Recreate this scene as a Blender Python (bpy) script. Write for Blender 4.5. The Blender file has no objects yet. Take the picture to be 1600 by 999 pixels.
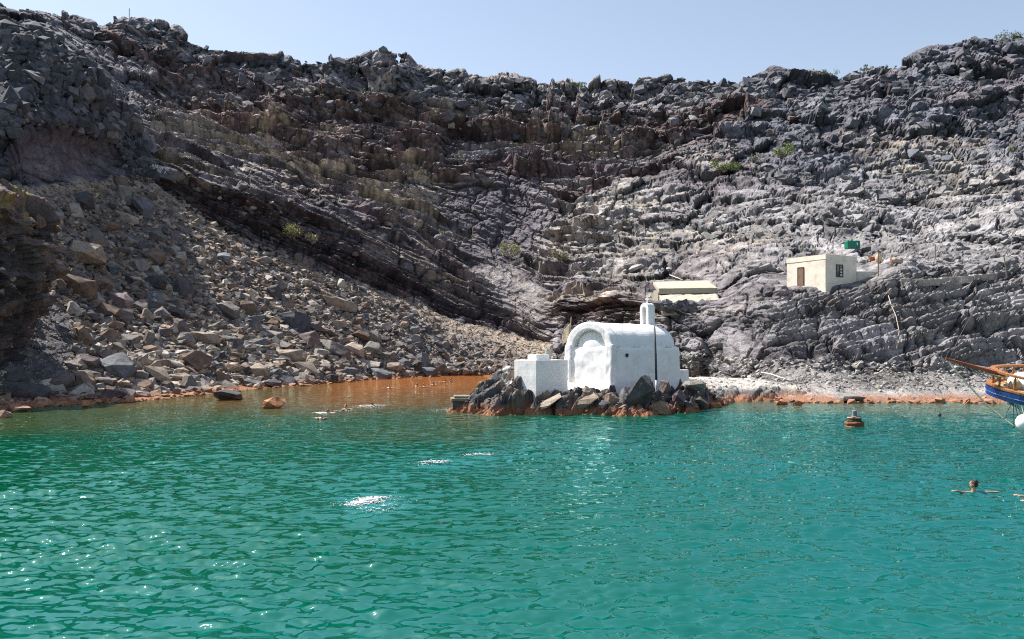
import bpy, bmesh, math, random
import numpy as np
from mathutils import Vector, Matrix, Euler

rad = math.radians
S = bpy.context.scene
COL = S.collection
random.seed(7)
RNG = np.random.default_rng(11)

# ------------------------------------------------------------------ camera, sky, sun, exposure
F = 1300.0            # focal length in photograph pixels (photograph 1600 wide)
CX, HY = 800.0, 545.0  # principal column, horizon row
CAMZ = 4.0
cam_d = bpy.data.cameras.new('camera')
cam_d.sensor_width = 36.0
cam_d.lens = 36.0 * F / 1600.0
cam_d.shift_y = (HY - 499.5) / 1600.0
cam_d.clip_start = 0.1
cam_d.clip_end = 6000
cam = bpy.data.objects.new('camera', cam_d)
cam.location = (0, 0, CAMZ)
cam.rotation_euler = (rad(90), 0, 0)
COL.objects.link(cam)
S.camera = cam

SUN_H = np.array([-0.87, 0.49]); SUN_H /= np.linalg.norm(SUN_H)
SUN_EL = rad(55)
W = bpy.data.worlds.new('World'); S.world = W; W.use_nodes = True
nt = W.node_tree
sky = nt.nodes.new('ShaderNodeTexSky'); sky.sky_type = 'NISHITA'; sky.sun_disc = False
sky.sun_elevation = SUN_EL
sky.sun_rotation = math.atan2(SUN_H[0], SUN_H[1])
sky.altitude = 0; sky.air_density = 1.0; sky.dust_density = 0.6; sky.ozone_density = 1.0
bg = nt.nodes['Background']; bg.inputs['Strength'].default_value = 0.086
hs_ = nt.nodes.new('ShaderNodeHueSaturation'); hs_.inputs['Saturation'].default_value = 0.74
nt.links.new(sky.outputs['Color'], hs_.inputs['Color']); nt.links.new(hs_.outputs['Color'], bg.inputs['Color'])
sun_d = bpy.data.lights.new('sun', 'SUN'); sun_d.energy = 5.0; sun_d.angle = rad(0.5); sun_d.color = (1.0, 0.95, 0.88)
sun = bpy.data.objects.new('sun', sun_d); COL.objects.link(sun)
sv = Vector((SUN_H[0]*math.cos(SUN_EL), SUN_H[1]*math.cos(SUN_EL), math.sin(SUN_EL)))
sun.rotation_euler = sv.to_track_quat('Z', 'Y').to_euler()
sun.location = (-40, 30, 120)
S.view_settings.view_transform = 'Standard'
try: S.view_settings.look = 'None'
except Exception: pass
S.view_settings.exposure = 1.08
S.view_settings.gamma = 1.0
S.view_settings.use_curve_mapping = False
S.render.engine = 'CYCLES'
S.cycles.max_bounces = 6
S.cycles.use_denoising = False; S.cycles.use_adaptive_sampling = False
S.cycles.caustics_reflective = False; S.cycles.caustics_refractive = False
S.cycles.filter_width = 1.15
S.cycles.sample_clamp_indirect = 4.0; S.cycles.sample_clamp_direct = 8.0

# ------------------------------------------------------------------ numpy noise
def hsh(ix, iy, iz, seed):
    h = (ix.astype(np.uint32)*np.uint32(374761393) + iy.astype(np.uint32)*np.uint32(668265263)
         + iz.astype(np.uint32)*np.uint32(2147483647 - 57) + np.uint32((seed*1274126177 + 97) & 0xffffffff))
    h ^= h >> np.uint32(13); h *= np.uint32(1274126177); h ^= h >> np.uint32(16)
    h *= np.uint32(2246822519); h ^= h >> np.uint32(13)
    return h
def h01(h): return (h & np.uint32(0xffffff)).astype(np.float32) / np.float32(16777216.0)
GR = np.array([[1,1,0],[-1,1,0],[1,-1,0],[-1,-1,0],[1,0,1],[-1,0,1],[1,0,-1],[-1,0,-1],
               [0,1,1],[0,-1,1],[0,1,-1],[0,-1,-1],[1,1,0],[-1,1,0],[0,-1,1],[0,-1,-1]], np.float32)
def perlin(P, seed=0):
    i = np.floor(P).astype(np.int64); f = (P - i).astype(np.float32)
    u = f*f*f*(f*(f*6-15)+10)
    out = np.zeros(P.shape[0], np.float32)
    for dx in (0, 1):
        wx = u[:, 0] if dx else 1-u[:, 0]
        for dy in (0, 1):
            wy = u[:, 1] if dy else 1-u[:, 1]
            for dz in (0, 1):
                wz = u[:, 2] if dz else 1-u[:, 2]
                g = GR[hsh(i[:, 0]+dx, i[:, 1]+dy, i[:, 2]+dz, seed) & np.uint32(15)]
                out += wx*wy*wz*(g[:, 0]*(f[:, 0]-dx) + g[:, 1]*(f[:, 1]-dy) + g[:, 2]*(f[:, 2]-dz))
    return out
def fbm(P, scale, octs=4, seed=0, gain=0.5, ridged=False):
    q = P/scale; a = 1.0; s = np.zeros(P.shape[0], np.float32); n = 0
    for o in range(octs):
        v = perlin(q + o*17.3, seed+o)
        s += a*((1-2*np.abs(v)) if ridged else v); n += a
        a *= gain; q = q*2.03
    return s/n
def voro(P, scale, seed=0, jit=0.95):
    Q = P/scale; i = np.floor(Q).astype(np.int64); f = (Q-i).astype(np.float32)
    n = P.shape[0]
    f1 = np.full(n, 9, np.float32); f2 = np.full(n, 9, np.float32)
    best = np.zeros(n, np.uint32); bd = np.zeros((n, 3), np.float32)
    for dx in (-1, 0, 1):
        for dy in (-1, 0, 1):
            for dz in (-1, 0, 1):
                h = hsh(i[:, 0]+dx, i[:, 1]+dy, i[:, 2]+dz, seed)
                ox = dx + 0.5 + jit*(h01(h)-0.5) - f[:, 0]
                oy = dy + 0.5 + jit*(h01(h*np.uint32(2654435761))-0.5) - f[:, 1]
                oz = dz + 0.5 + jit*(h01(h*np.uint32(40503)+np.uint32(77))-0.5) - f[:, 2]
                d = ox*ox+oy*oy+oz*oz
                m = d < f1
                f2 = np.where(m, f1, np.minimum(f2, d))
                f1 = np.where(m, d, f1)
                best = np.where(m, h, best)
                bd[m, 0] = ox[m]; bd[m, 1] = oy[m]; bd[m, 2] = oz[m]
    return np.sqrt(f1), np.sqrt(f2), best, bd
def blocks(P, scale, seed=0, tilt=1.1, crack=6.0):
    """faceted blocks: each cell is a tilted plane, grooves at the joints. returns height (about -1..1), joint mask, cell random"""
    a, b, h, d = voro(P, scale, seed)
    r0 = h01(h*np.uint32(9781)+np.uint32(5)); r1 = h01(h*np.uint32(6151)+np.uint32(9))
    r2 = h01(h*np.uint32(3571)+np.uint32(3)); r3 = h01(h*np.uint32(1543)+np.uint32(1))
    t = (d[:, 0]*(r1-.5) + d[:, 1]*(r2-.5) + d[:, 2]*(r3-.5))*2*tilt
    e = np.clip((b-a)*crack, 0, 1)
    return (r0-0.5)*1.3 - t, e, r0
def sst(a, b, x):
    t = np.clip((x-a)/(b-a), 0, 1); return t*t*(3-2*t)

# ------------------------------------------------------------------ object helpers
def mesh_np(name, V, faces, smooth=False):
    """faces: (n,3|4) int array"""
    me = bpy.data.meshes.new(name)
    V = np.asarray(V, np.float32); Fc = np.asarray(faces, np.int32); k = Fc.shape[1]
    me.vertices.add(len(V)); me.vertices.foreach_set('co', V.ravel())
    me.loops.add(Fc.size); me.loops.foreach_set('vertex_index', Fc.ravel())
    me.polygons.add(len(Fc)); me.polygons.foreach_set('loop_start', np.arange(0, Fc.size, k, dtype=np.int32))
    me.polygons.foreach_set('loop_total', np.full(len(Fc), k, np.int32))
    me.polygons.foreach_set('use_smooth', np.full(len(Fc), smooth, bool))
    me.update(calc_edges=True)
    return me
def add_col(me, C, name='Col'):
    at = me.color_attributes.new(name, 'FLOAT_COLOR', 'POINT')
    A = np.ones((len(C), 4), np.float32); A[:, :3] = C[:, :3]
    at.data.foreach_set('color', A.ravel())
def link(name, me, mat=None, parent=None, loc=None, rot=None):
    o = bpy.data.objects.new(name, me); COL.objects.link(o)
    if mat is not None:
        me.materials.clear(); me.materials.append(mat)
    if parent is not None: o.parent = parent
    if loc is not None: o.location = loc
    if rot is not None: o.rotation_euler = rot
    return o
def tag(o, label=None, cat=None, group=None, kind=None):
    if label: o['label'] = label
    if cat: o['category'] = cat
    if group: o['group'] = group
    if kind: o['kind'] = kind
    return o
def empty(name, loc, rot=(0, 0, 0)):
    o = bpy.data.objects.new(name, None); o.empty_display_size = 0.2
    COL.objects.link(o); o.location = loc; o.rotation_euler = rot
    return o
def bm_obj(name, bm, mat, parent=None, smooth=False, loc=None, rot=None):
    me = bpy.data.meshes.new(name)
    bmesh.ops.recalc_face_normals(bm, faces=bm.faces)
    if smooth:
        for f in bm.faces: f.smooth = True
    bm.to_mesh(me); bm.free()
    return link(name, me, mat, parent, loc, rot)
def box(bm, lo, hi, bev=0.0, M=None):
    vs = [bm.verts.new((x, y, z)) for x in (lo[0], hi[0]) for y in (lo[1], hi[1]) for z in (lo[2], hi[2])]
    fs = [(0, 1, 3, 2), (4, 6, 7, 5), (0, 4, 5, 1), (2, 3, 7, 6), (0, 2, 6, 4), (1, 5, 7, 3)]
    ff = [bm.faces.new([vs[i] for i in f]) for f in fs]
    if bev > 0:
        es = list({e for f in ff for e in f.edges})
        r = bmesh.ops.bevel(bm, geom=es, offset=bev, segments=2, affect='EDGES', profile=0.6)
        vs = list({v for f in r['faces'] for v in f.verts} | {v for v in vs if v.is_valid})
    if M is not None: bmesh.ops.transform(bm, matrix=M, verts=[v for v in vs if v.is_valid])
    return vs
def tube(bm, pts, r, n=8, cap=True):
    pts = [Vector(p) for p in pts]
    rs = r if isinstance(r, (list, tuple)) else [r]*len(pts)
    rings = []
    ref = Vector((0.13, 0.31, 0.94))
    for i, p in enumerate(pts):
        t = (pts[min(i+1, len(pts)-1)] - pts[max(i-1, 0)]).normalized()
        a = t.cross(ref)
        if a.length < 1e-3: a = t.cross(Vector((1, 0, 0)))
        a.normalize(); b = t.cross(a).normalized()
        rings.append([bm.verts.new(p + (a*math.cos(2*math.pi*k/n) + b*math.sin(2*math.pi*k/n))*rs[i]) for k in range(n)])
    for i in range(len(rings)-1):
        for k in range(n):
            bm.faces.new((rings[i][k], rings[i][(k+1) % n], rings[i+1][(k+1) % n], rings[i+1][k]))
    if cap:
        bm.faces.new(rings[0][::-1]); bm.faces.new(rings[-1])
def lathe(bm, prof, n=20, c=(0, 0, 0)):
    rings = []
    for (r, z) in prof:
        rings.append([bm.verts.new((c[0]+r*math.cos(2*math.pi*k/n), c[1]+r*math.sin(2*math.pi*k/n), c[2]+z)) for k in range(n)])
    for i in range(len(rings)-1):
        for k in range(n):
            bm.faces.new((rings[i][k], rings[i][(k+1) % n], rings[i+1][(k+1) % n], rings[i+1][k]))
    bm.faces.new(rings[0][::-1]); bm.faces.new(rings[-1])
def ellipsoid(bm, c, r, seg=16, M=None):
    T = Matrix.Translation(c) @ (M if M is not None else Matrix.Identity(4)) @ Matrix.Diagonal((r[0], r[1], r[2], 1))
    bmesh.ops.create_uvsphere(bm, u_segments=seg, v_segments=max(6, seg//2+2), radius=1.0, matrix=T)
def pix(x, y, Y):
    """the point of the place at depth Y that stands behind photograph pixel x, y"""
    return np.array([(x-CX)/F*Y, Y, CAMZ + (HY-y)/F*Y])

# ------------------------------------------------------------------ materials
def new_mat(name):
    m = bpy.data.materials.new(name); m.use_nodes = True
    return m, m.node_tree.nodes, m.node_tree.links, m.node_tree.nodes['Principled BSDF']
def N(nodes, t, **kw):
    n = nodes.new(t)
    for k, v in kw.items():
        if k in n.inputs: n.inputs[k].default_value = v
        else: setattr(n, k, v)
    return n
def mixc(nodes, links, fac, a, b, mode='MIX'):
    m = nodes.new('ShaderNodeMix'); m.data_type = 'RGBA'; m.blend_type = mode
    for s, v in ((m.inputs[0], fac), (m.inputs[6], a), (m.inputs[7], b)):
        if hasattr(v, 'links') or hasattr(v, 'is_linked'): links.new(v, s)
        elif isinstance(v, (int, float)): s.default_value = v
        else: s.default_value = (*v, 1) if len(v) == 3 else v
    return m.outputs[2]
def ramp(nodes, links, src, stops):
    r = nodes.new('ShaderNodeValToRGB'); e = r.color_ramp.elements
    while len(e) < len(stops): e.new(0.5)
    for k, (p, c) in enumerate(stops):
        e[k].position = p; e[k].color = (*c, 1) if len(c) == 3 else c
    links.new(src, r.inputs[0]); return r.outputs[0]
def rock_mat(name, source, scale=1.0, bump=0.5, stain=True, stain_z=0.42):
    """source: 'attr' (per-point albedo) or 'object' (object colour). fine mineral variation, iron stain in the wash zone"""
    m, nd, lk, bs = new_mat(name)
    if source == 'attr':
        c = N(nd, 'ShaderNodeAttribute', attribute_name='Col').outputs['Color']
    else:
        c = nd.new('ShaderNodeObjectInfo').outputs['Color']
    geo = nd.new('ShaderNodeNewGeometry')
    n1 = N(nd, 'ShaderNodeTexNoise', Scale=1.1*scale, Detail=8.0, Roughness=0.65); lk.new(geo.outputs['Position'], n1.inputs['Vector'])
    n2 = N(nd, 'ShaderNodeTexNoise', Scale=7*scale, Detail=6.0, Roughness=0.7); lk.new(geo.outputs['Position'], n2.inputs['Vector'])
    v1 = ramp(nd, lk, n1.outputs[0], [(0.28, (0.55, 0.55, 0.58)), (0.5, (1, 1, 1)), (0.72, (1.45, 1.4, 1.32))])
    v2 = ramp(nd, lk, n2.outputs[0], [(0.3, (0.5, 0.5, 0.53)), (0.48, (1, 1, 1)), (0.68, (1.4, 1.37, 1.32))])
    c = mixc(nd, lk, 1.0, c, v1, 'MULTIPLY'); c = mixc(nd, lk, 1.0, c, v2, 'MULTIPLY')
    if stain:
        sp = nd.new('ShaderNodeSeparateXYZ'); lk.new(geo.outputs['Position'], sp.inputs[0])
        ad = N(nd, 'ShaderNodeMath', operation='MULTIPLY_ADD'); lk.new(n1.outputs[0], ad.inputs[0]); ad.inputs[1].default_value = -1.1; lk.new(sp.outputs[2], ad.inputs[2])
        mr = N(nd, 'ShaderNodeMapRange'); lk.new(ad.outputs[0], mr.inputs[0])
        mr.inputs[1].default_value = stain_z-0.75; mr.inputs[2].default_value = stain_z-0.35; mr.inputs[3].default_value = 0.88; mr.inputs[4].default_value = 0.0
        oc = ramp(nd, lk, n2.outputs[0], [(0.3, (0.10, 0.045, 0.025)), (0.5, (0.27, 0.11, 0.052)), (0.7, (0.42, 0.235, 0.145))])
        c = mixc(nd, lk, mr.outputs[0], c, oc)
    lk.new(c, bs.inputs['Base Color'])
    bs.inputs['Roughness'].default_value = 0.92; bs.inputs['Specular IOR Level'].default_value = 0.25
    n3 = N(nd, 'ShaderNodeTexNoise', Scale=4*scale, Detail=10.0, Roughness=0.75); lk.new(geo.outputs['Position'], n3.inputs['Vector'])
    bp = N(nd, 'ShaderNodeBump', Strength=bump, Distance=0.25/scale); lk.new(n3.outputs[0], bp.inputs['Height'])
    lk.new(bp.outputs[0], bs.inputs['Normal'])
    return m
def plain(name, col, rough=0.6, metal=0.0, var=0.15, scale=6.0, bump=0.0, spec=0.4, tint=None):
    m, nd, lk, bs = new_mat(name)
    tc = nd.new('ShaderNodeNewGeometry')
    n = N(nd, 'ShaderNodeTexNoise', Scale=scale, Detail=7.0, Roughness=0.65); lk.new(tc.outputs['Position'], n.inputs['Vector'])
    lo = tuple(c*(1-var) for c in col); hi = tuple(min(1, c*(1+var*0.6)) for c in col)
    if tint: lo = tint
    c = ramp(nd, lk, n.outputs[0], [(0.32, lo), (0.5, col), (0.7, hi)])
    lk.new(c, bs.inputs['Base Color'])
    bs.inputs['Roughness'].default_value = rough; bs.inputs['Metallic'].default_value = metal; bs.inputs['Specular IOR Level'].default_value = spec
    if bump:
        bp = N(nd, 'ShaderNodeBump', Strength=bump, Distance=0.05); lk.new(n.outputs[0], bp.inputs['Height']); lk.new(bp.outputs[0], bs.inputs['Normal'])
    return m
M_TERR = rock_mat('volcanic_rock', 'attr', 1.0, 0.8)
M_ROCK = rock_mat('boulder_rock', 'object', 1.6, 0.4, stain_z=0.2)
M_RUB = rock_mat('rubble_rock', 'attr', 1.6, 0.3, stain_z=0.3)
M_ISLET = rock_mat('islet_rock', 'attr', 1.5, 0.5, stain_z=0.45)
# ------------------------------------------------------------------ the hillside: one sheet laid through measured ridge, scarp and shore lines
def curve(pts): return np.array(pts, float)
# x column, y row, depth Y in metres
C0 = curve([(-500,655),(0,640),(100,632),(200,628),(300,618),(400,608),(500,600),(600,592),(700,587),(750,587),(800,589),(900,592),(1000,597),(1100,610),(1150,622),(1200,627),(1300,629),(1400,629),(1500,629),(1600,630),(2100,640)])
C1 = curve([(-500,630,62),(0,625,60),(100,618,65),(200,614,69),(300,604,76),(400,596,88),(500,590,98),(600,584,113),(700,580,124),(800,575,122),(900,570,118),(1000,580,108),(1100,594,86),(1150,600,75),(1200,603,68),(1300,606,66),(1400,606,66),(1500,606,66),(1600,607,66),(2100,610,64)])
C2 = curve([(-500,300,92),(0,292,86),(100,288,95),(200,268,118),(250,285,122),(300,322,124),(400,378,128),(500,418,132),(600,452,136),(700,488,138),(800,520,138),(850,540,134),(900,540,122),(1000,540,100),(1050,550,92),(1100,560,87),(1200,568,74),(1300,570,71),(1400,576,70),(1500,579,70),(1600,584,69),(2100,587,68)])
C3 = curve([(-500,150,97),(0,160,91),(100,180,100),(200,235,121),(250,262,126),(300,276,128),(400,300,133),(500,335,139),(600,370,145),(700,410,150),(800,440,150),(850,475,142),(900,470,130),(1000,464,104),(1026,472,96),(1050,472,95),(1100,472,94),(1140,470,92.5),(1170,456,88.5),(1200,446,87),(1300,440,85),(1400,437,85),(1500,433,84),(1600,428,83),(2100,420,78)])
C4 = curve([(-500,25,108),(0,32,104),(60,46,106),(100,75,108),(150,112,112),(200,175,124),(225,218,128),(250,232,138),(300,235,150),(400,262,158),(500,290,162),(600,318,165),(700,350,168),(800,385,168),(850,395,160),(900,410,148),(1000,425,128),(1100,430,112),(1200,424,104),(1300,424,95),(1400,420,94),(1500,416,93),(1600,408,92),(2100,395,85)])
C5 = curve([(-500,22,160),(0,28,150),(60,42,150),(100,71,152),(150,107,155),(200,166,160),(225,192,162),(250,196,165),(300,200,168),(400,228,174),(500,250,178),(600,262,180),(700,262,182),(800,255,182),(900,262,178),(1000,275,172),(1100,280,165),(1200,285,155),(1300,290,148),(1400,290,143),(1500,290,140),(1600,285,138),(2100,270,125)])
C6 = curve([(-500,15,182),(0,20,185),(60,30,186),(100,50,188),(200,115,188),(250,150,188),(300,160,190),(400,190,192),(500,205,194),(600,200,196),(700,205,198),(800,205,200),(900,210,198),(1000,205,194),(1100,195,190),(1200,190,182),(1300,180,178),(1400,170,175),(1500,165,172),(1600,165,170),(2100,150,150)])
C7 = curve([(-500,2,200),(0,12,204),(60,17,206),(100,27,207),(160,44,208),(183,33,208),(215,30,209),(250,40,210),(282,48,210),(290,64,210),(330,77,211),(380,94,213),(440,93,214),(500,95,215),(560,97,216),(573,84,216),(610,78,217),(640,92,217),(660,107,217),(700,108,218),(760,121,218),(830,128,218),(890,136,218),(950,133,217),(1010,128,216),(1050,119,215),(1080,127,214),(1130,122,213),(1150,128,213),(1180,121,212),(1205,107,212),(1235,107,211),(1250,122,211),(1260,128,210),(1310,120,209),(1350,110,208),(1400,102,207),(1440,83,206),(1490,71,205),(1550,65,204),(1580,58,203),(1600,55,202),(2100,35,190)])
xs = np.concatenate([np.arange(-500, -4, 4.0), np.arange(-4, 1604, 1.3), np.arange(1606, 2100, 4.0)])
nc = len(xs)
def ev(c, smooth=0):
    y = np.interp(xs, c[:, 0], c[:, 1])
    d = np.interp(xs, c[:, 0], c[:, 2]) if c.shape[1] > 2 else None
    if smooth:
        k = np.exp(-0.5*(np.arange(-3*smooth, 3*smooth+1)/smooth)**2); k /= k.sum()
        f = lambda a: np.convolve(np.pad(a, 3*smooth, mode='edge'), k, 'valid')
        y = f(y)
        if d is not None: d = f(d)
    return y, d
y0, _ = ev(C0, 8); d0 = (CAMZ*F)/(y0-HY)
lines = [(y0 + 12, (CAMZ+1.3)*F/(y0+12+20-HY)), (y0, d0)]
lines[0] = ((CAMZ+1.2)*F/(d0-3.5)+HY, d0-3.5)
for c, s in ((C1, 8), (C2, 8), (C3, 8), (C4, 4), (C5, 4), (C6, 8), (C7, 2)): lines.append(ev(c, s))
seg = [5, 16, 205, 100, 84, 100, 66, 84]
PX, PY, PD = [], [], []; SIG = []; sig0 = 0.0
for k in range(len(lines)-1):
    (ya, da), (yb, db) = lines[k], lines[k+1]
    n = seg[k]; sig0 = SIG[-1] if SIG else 0.0
    for i in range(n + (1 if k == len(lines)-2 else 0)):
        t = i/n
        SIG.append(sig0+t*float(np.mean(np.abs(ya-yb)[125:-125]))); PX.append(xs); PY.append(ya*(1-t)+yb*t); PD.append(da*(1-t)+db*t)
PX = np.array(PX); SIG = np.array(SIG); PY = np.array(PY); PD = np.array(PD)
nr_front = PX.shape[0]
# soften creases of the depth a little along the columns
for _ in range(3):
    q = PD.copy(); q[1:-1] = 0.25*PD[:-2]+0.5*PD[1:-1]+0.25*PD[2:]; PD = q
BX = (PX-CX)/F*PD; BZ = CAMZ+(HY-PY)/F*PD
# behind the ridge the ground falls away
for k in range(1, 7):
    BX = np.vstack([BX, BX[nr_front-1]*(1+0.04*k)]); PD = np.vstack([PD, PD[nr_front-1]+k*8.0])
    BZ = np.vstack([BZ, BZ[nr_front-1]-0.8*k*k]); PX = np.vstack([PX, xs]); PY = np.vstack([PY, PY[nr_front-1]])
nr = PX.shape[0]; SIG = np.concatenate([SIG, np.full(6, SIG[-1])]); sg = np.repeat(SIG[:, None], nc, 1).ravel()
B = np.stack([BX, PD, BZ], -1)
gu = np.gradient(B, axis=1); gv = np.gradient(B, axis=0)
Nn = np.cross(gu, gv); Nn /= (np.linalg.norm(Nn, axis=-1, keepdims=True)+1e-9)
Nn = np.where((Nn[..., 1:2] > 0.3) & (Nn[..., 2:3] < 0), -Nn, Nn)
for _ in range(6):
    Nn[1:-1, 1:-1] = 0.2*(Nn[1:-1, 1:-1]+Nn[:-2, 1:-1]+Nn[2:, 1:-1]+Nn[1:-1, :-2]+Nn[1:-1, 2:])
Nn /= (np.linalg.norm(Nn, axis=-1, keepdims=True)+1e-9)
P = B.reshape(-1, 3); NN = Nn.reshape(-1, 3)
# warped picture coordinates, so that regional borders come out ragged
wx = fbm(P, 9, 4, 3)*34; wy = fbm(P, 9, 4, 23)*26
qx = PX.ravel()+wx; qy = PY.ravel()+wy
px, py = PX.ravel(), PY.ravel()
def pl(c, x): 
    c = np.array(c, float); return np.interp(x, c[:, 0], c[:, 1])
def blob(cx, cy, rx, ry, ang=0.0, soft=0.35):
    a = rad(ang); dx, dy = qx-cx, qy-cy
    u = (dx*math.cos(a)+dy*math.sin(a))/rx; v = (-dx*math.sin(a)+dy*math.cos(a))/ry
    return 1-sst(1-soft, 1+soft, np.sqrt(u*u+v*v))
def band(c, w, x0=None, x1=None):
    c = np.array(c, float); s = np.interp(qx, c[:, 0], c[:, 1])-qy     # >0 above the line
    end = sst(c[0, 0]-30, c[0, 0]+10, qx)*(1-sst(c[-1, 0]-10, c[-1, 0]+30, qx))
    return np.exp(-(s/w)**2)*end, s, end
c2y = np.interp(px, xs, lines[3][0]); c1y = np.interp(px, xs, lines[2][0])
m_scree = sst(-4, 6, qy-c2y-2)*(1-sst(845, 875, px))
m_beach = sst(-3, 6, qy-c1y)*sst(1060, 1180, px)
m_toe = sst(-4, 8, qy-(c2y+4))*sst(1180, 1260, px)
m_left = (1-sst(205, 235, qx+(qy-215)*0.3*(qy < 215)))*(1-sst(-8, 4, qy-c2y))*sst(-14, -2, qy-np.interp(px, xs, lines[6][0]))
m_fan = np.maximum(blob(790, 345, 60, 75, 25), blob(745, 330, 55, 40, 35))*0.95
m_gfan = blob(800, 455, 70, 30, 28)
m_pale = np.maximum.reduce([blob(960, 360, 135, 75, -5), blob(1180, 355, 160, 50, 0), blob(1440, 360, 220, 90, -8), blob(1480, 290, 130, 60, 10), blob(1500, 480, 170, 110, 0), blob(1250, 500, 70, 40, 0)])
m_upperR = sst(1080, 1220, qx)*(1-sst(250, 330, qy))
m_ridge = 1-sst(20, 95, qy-np.interp(px, xs, lines[8][0]))
bands = [([(170,62),(280,105),(380,138),(480,160),(560,172),(660,182)], 20, 2.2),
         ([(290,150),(400,192),(500,232),(600,240),(680,225)], 20, 2.4),
         ([(680,192),(780,203),(880,214)], 15, 2.8), ([(850,172),(960,192),(1060,192),(1190,165)], 12, 1.6),
         ([(830,252),(950,243),(1040,222),(1140,188)], 11, 1.8), ([(880,300),(960,285),(1060,250)], 8, 1.0),
         ([(240,265),(330,292),(440,322),(520,352)], 16, 1.5), ([(440,270),(560,330),(680,385),(760,430)], 13, 1.5),
         ([(590,250),(700,270),(800,262),(860,275)], 10, 1.4), ([(960,140),(1060,150),(1160,150),(1300,140)], 12, 1.3),
         ([(1240,230),(1310,210),(1370,185),(1450,170)], 9, 1.2), ([(1080,370),(1150,330),(1220,320)], 9, 1.0)]
m_brown = np.zeros(len(P), np.float32); scarp = np.zeros(len(P), np.float32)
for k, (c, w, A) in enumerate(bands):
    g, s, e = band(c, w)
    if k < 9: m_brown = np.maximum(m_brown, g)
    scarp += 0.5*A*np.tanh(s/(0.28*w))*np.exp(-(s/(1.25*w))**2)*e
m_flat = np.maximum.reduce([np.exp(-(((px-1300)/75)**4+((py-428)/22)**4)), 0.55*np.exp(-(((px-1080)/62)**4+((py-456)/26)**4))])

# dipping coordinates: beds fall to the right in the middle, to the left at the far right
tdip = rad(24)
D1 = np.stack([P[:, 0]*math.cos(tdip)-P[:, 2]*math.sin(tdip), P[:, 1], (P[:, 0]*math.sin(tdip)+P[:, 2]*math.cos(tdip))*2.6], -1)
tdR = rad(-10)
D2 = np.stack([P[:, 0]*math.cos(tdR)-P[:, 2]*math.sin(tdR), P[:, 1], (P[:, 0]*math.sin(tdR)+P[:, 2]*math.cos(tdR))*3.0], -1)
wgt_r = sst(800, 1000, px)[:, None]
DD = D1*(1-wgt_r)+D2*wgt_r
warp = np.stack([fbm(P, 6, 3, 41), fbm(P, 6, 3, 51), fbm(P, 6, 3, 61)], -1)*3.0
DW = DD+warp
SQ = np.array([1, 0.42, 1]); k_near = np.clip(P[:, 1]/120, .6, 1.6)
DW = DD*np.array([1, .42, .5])+warp
h1, e1, r1 = blocks(DW, 9.0, 5, 1.0, 13.0); h2, e2, r2 = blocks(DW, 4.2, 6, 0.95, 11.0); h3, e3, r3 = blocks(P*SQ+warp*0.4, 1.8, 7); h4, e4, r4 = blocks(P*SQ, 0.8, 8)
big = fbm(P, 26, 4, 70); mid = fbm(P, 7, 4, 80, ridged=True); fine = fbm(P, 1.6, 4, 90)
# long ledges that sweep round the amphitheatre
def ledges(per, seed, wob):
    w = (sg+0.11*np.minimum(px, 850)-0.05*np.maximum(px-850, 0)+fbm(P, 30, 3, seed)*wob*2.2+fbm(P, 7, 3, seed+1)*wob*0.6)/per
    n0 = np.floor(w).astype(np.int64); f = w-n0; zz = np.zeros(len(w), np.int64)
    # every ledge runs out and comes back along its length
    a = h01(hsh(n0, (np.floor(px/170+n0*0.37)).astype(np.int64), zz, seed)); a2 = h01(hsh(n0+1, (np.floor(px/170+(n0+1)*0.37)).astype(np.int64), zz, seed))
    k = sst(0.80, 1.0, f)
    return (0.5-f)*(1-k)+(0.5*k-0.5*(1-k))*k+(a-0.5)*0.5*(1-k)+(a2-0.5)*0.5*k, h01(hsh(n0, zz, zz, seed+5)), f
lg1, lr1, lf1 = ledges(30.0, 301, 16); lg2, lr2, lf2 = ledges(11.0, 311, 9); lg3, lr3, lf3 = ledges(5.0, 321, 5)
m_led = sst(190, 260, px)*(1-0.75*sst(900, 1120, qx))*sst(-4, 10, np.interp(px, xs, lines[4][0])+30-py)*(1-m_fan*.6)*(1-m_ridge*.6)
m_led = np.maximum(m_led, sst(-4, 4, c2y-py)*(1-sst(-4, 10, np.interp(px, xs, lines[4][0])+30-py))*sst(230, 300, px)*(1-sst(800, 900, px)))
# bed steps
def beds(co, per, seed):
    w = co[:, 2]/per + fbm(P, 8, 3, seed)*1.3
    f = w-np.floor(w); r = h01(hsh(np.floor(w).astype(np.int64), np.zeros(len(w), np.int64), np.zeros(len(w), np.int64), seed))
    r2_ = h01(hsh(np.floor(w).astype(np.int64)+1, np.zeros(len(w), np.int64), np.zeros(len(w), np.int64), seed))
    k = sst(0.78, 1.0, f)
    return (r-0.5)*(1-k)+(r2_-0.5)*k+0.7*(f-0.5)*(1-k)-0.35*k*(2*f-1)*0
bd_ = beds(D1, 3.4, 4)*(1-wgt_r[:, 0])+beds(D2, 2.3, 9)*wgt_r[:, 0]
bd2 = beds(D1, 1.3, 14)*(1-wgt_r[:, 0])+beds(D2, 0.9, 19)*wgt_r[:, 0]
m_bed = np.clip(0.35+blob(560, 350, 330, 95, 22)*0.9+blob(1440, 490, 240, 85, 0)*1.0+blob(960, 470, 110, 50, 0)*.6, 0, 1.2)
far = np.clip(P[:, 1]/150, 0.5, 1.35)
crag = (h1*1.3+h2*0.62)*far-(1-e1)*0.8*far+h3*0.2-(1-e2)*0.6*far-(1-e3)*0.2+h4*0.06-(1-e4)*0.05+mid*0.35+bd_*m_bed*0.8+bd2*m_bed*0.32+fine*0.15
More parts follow.
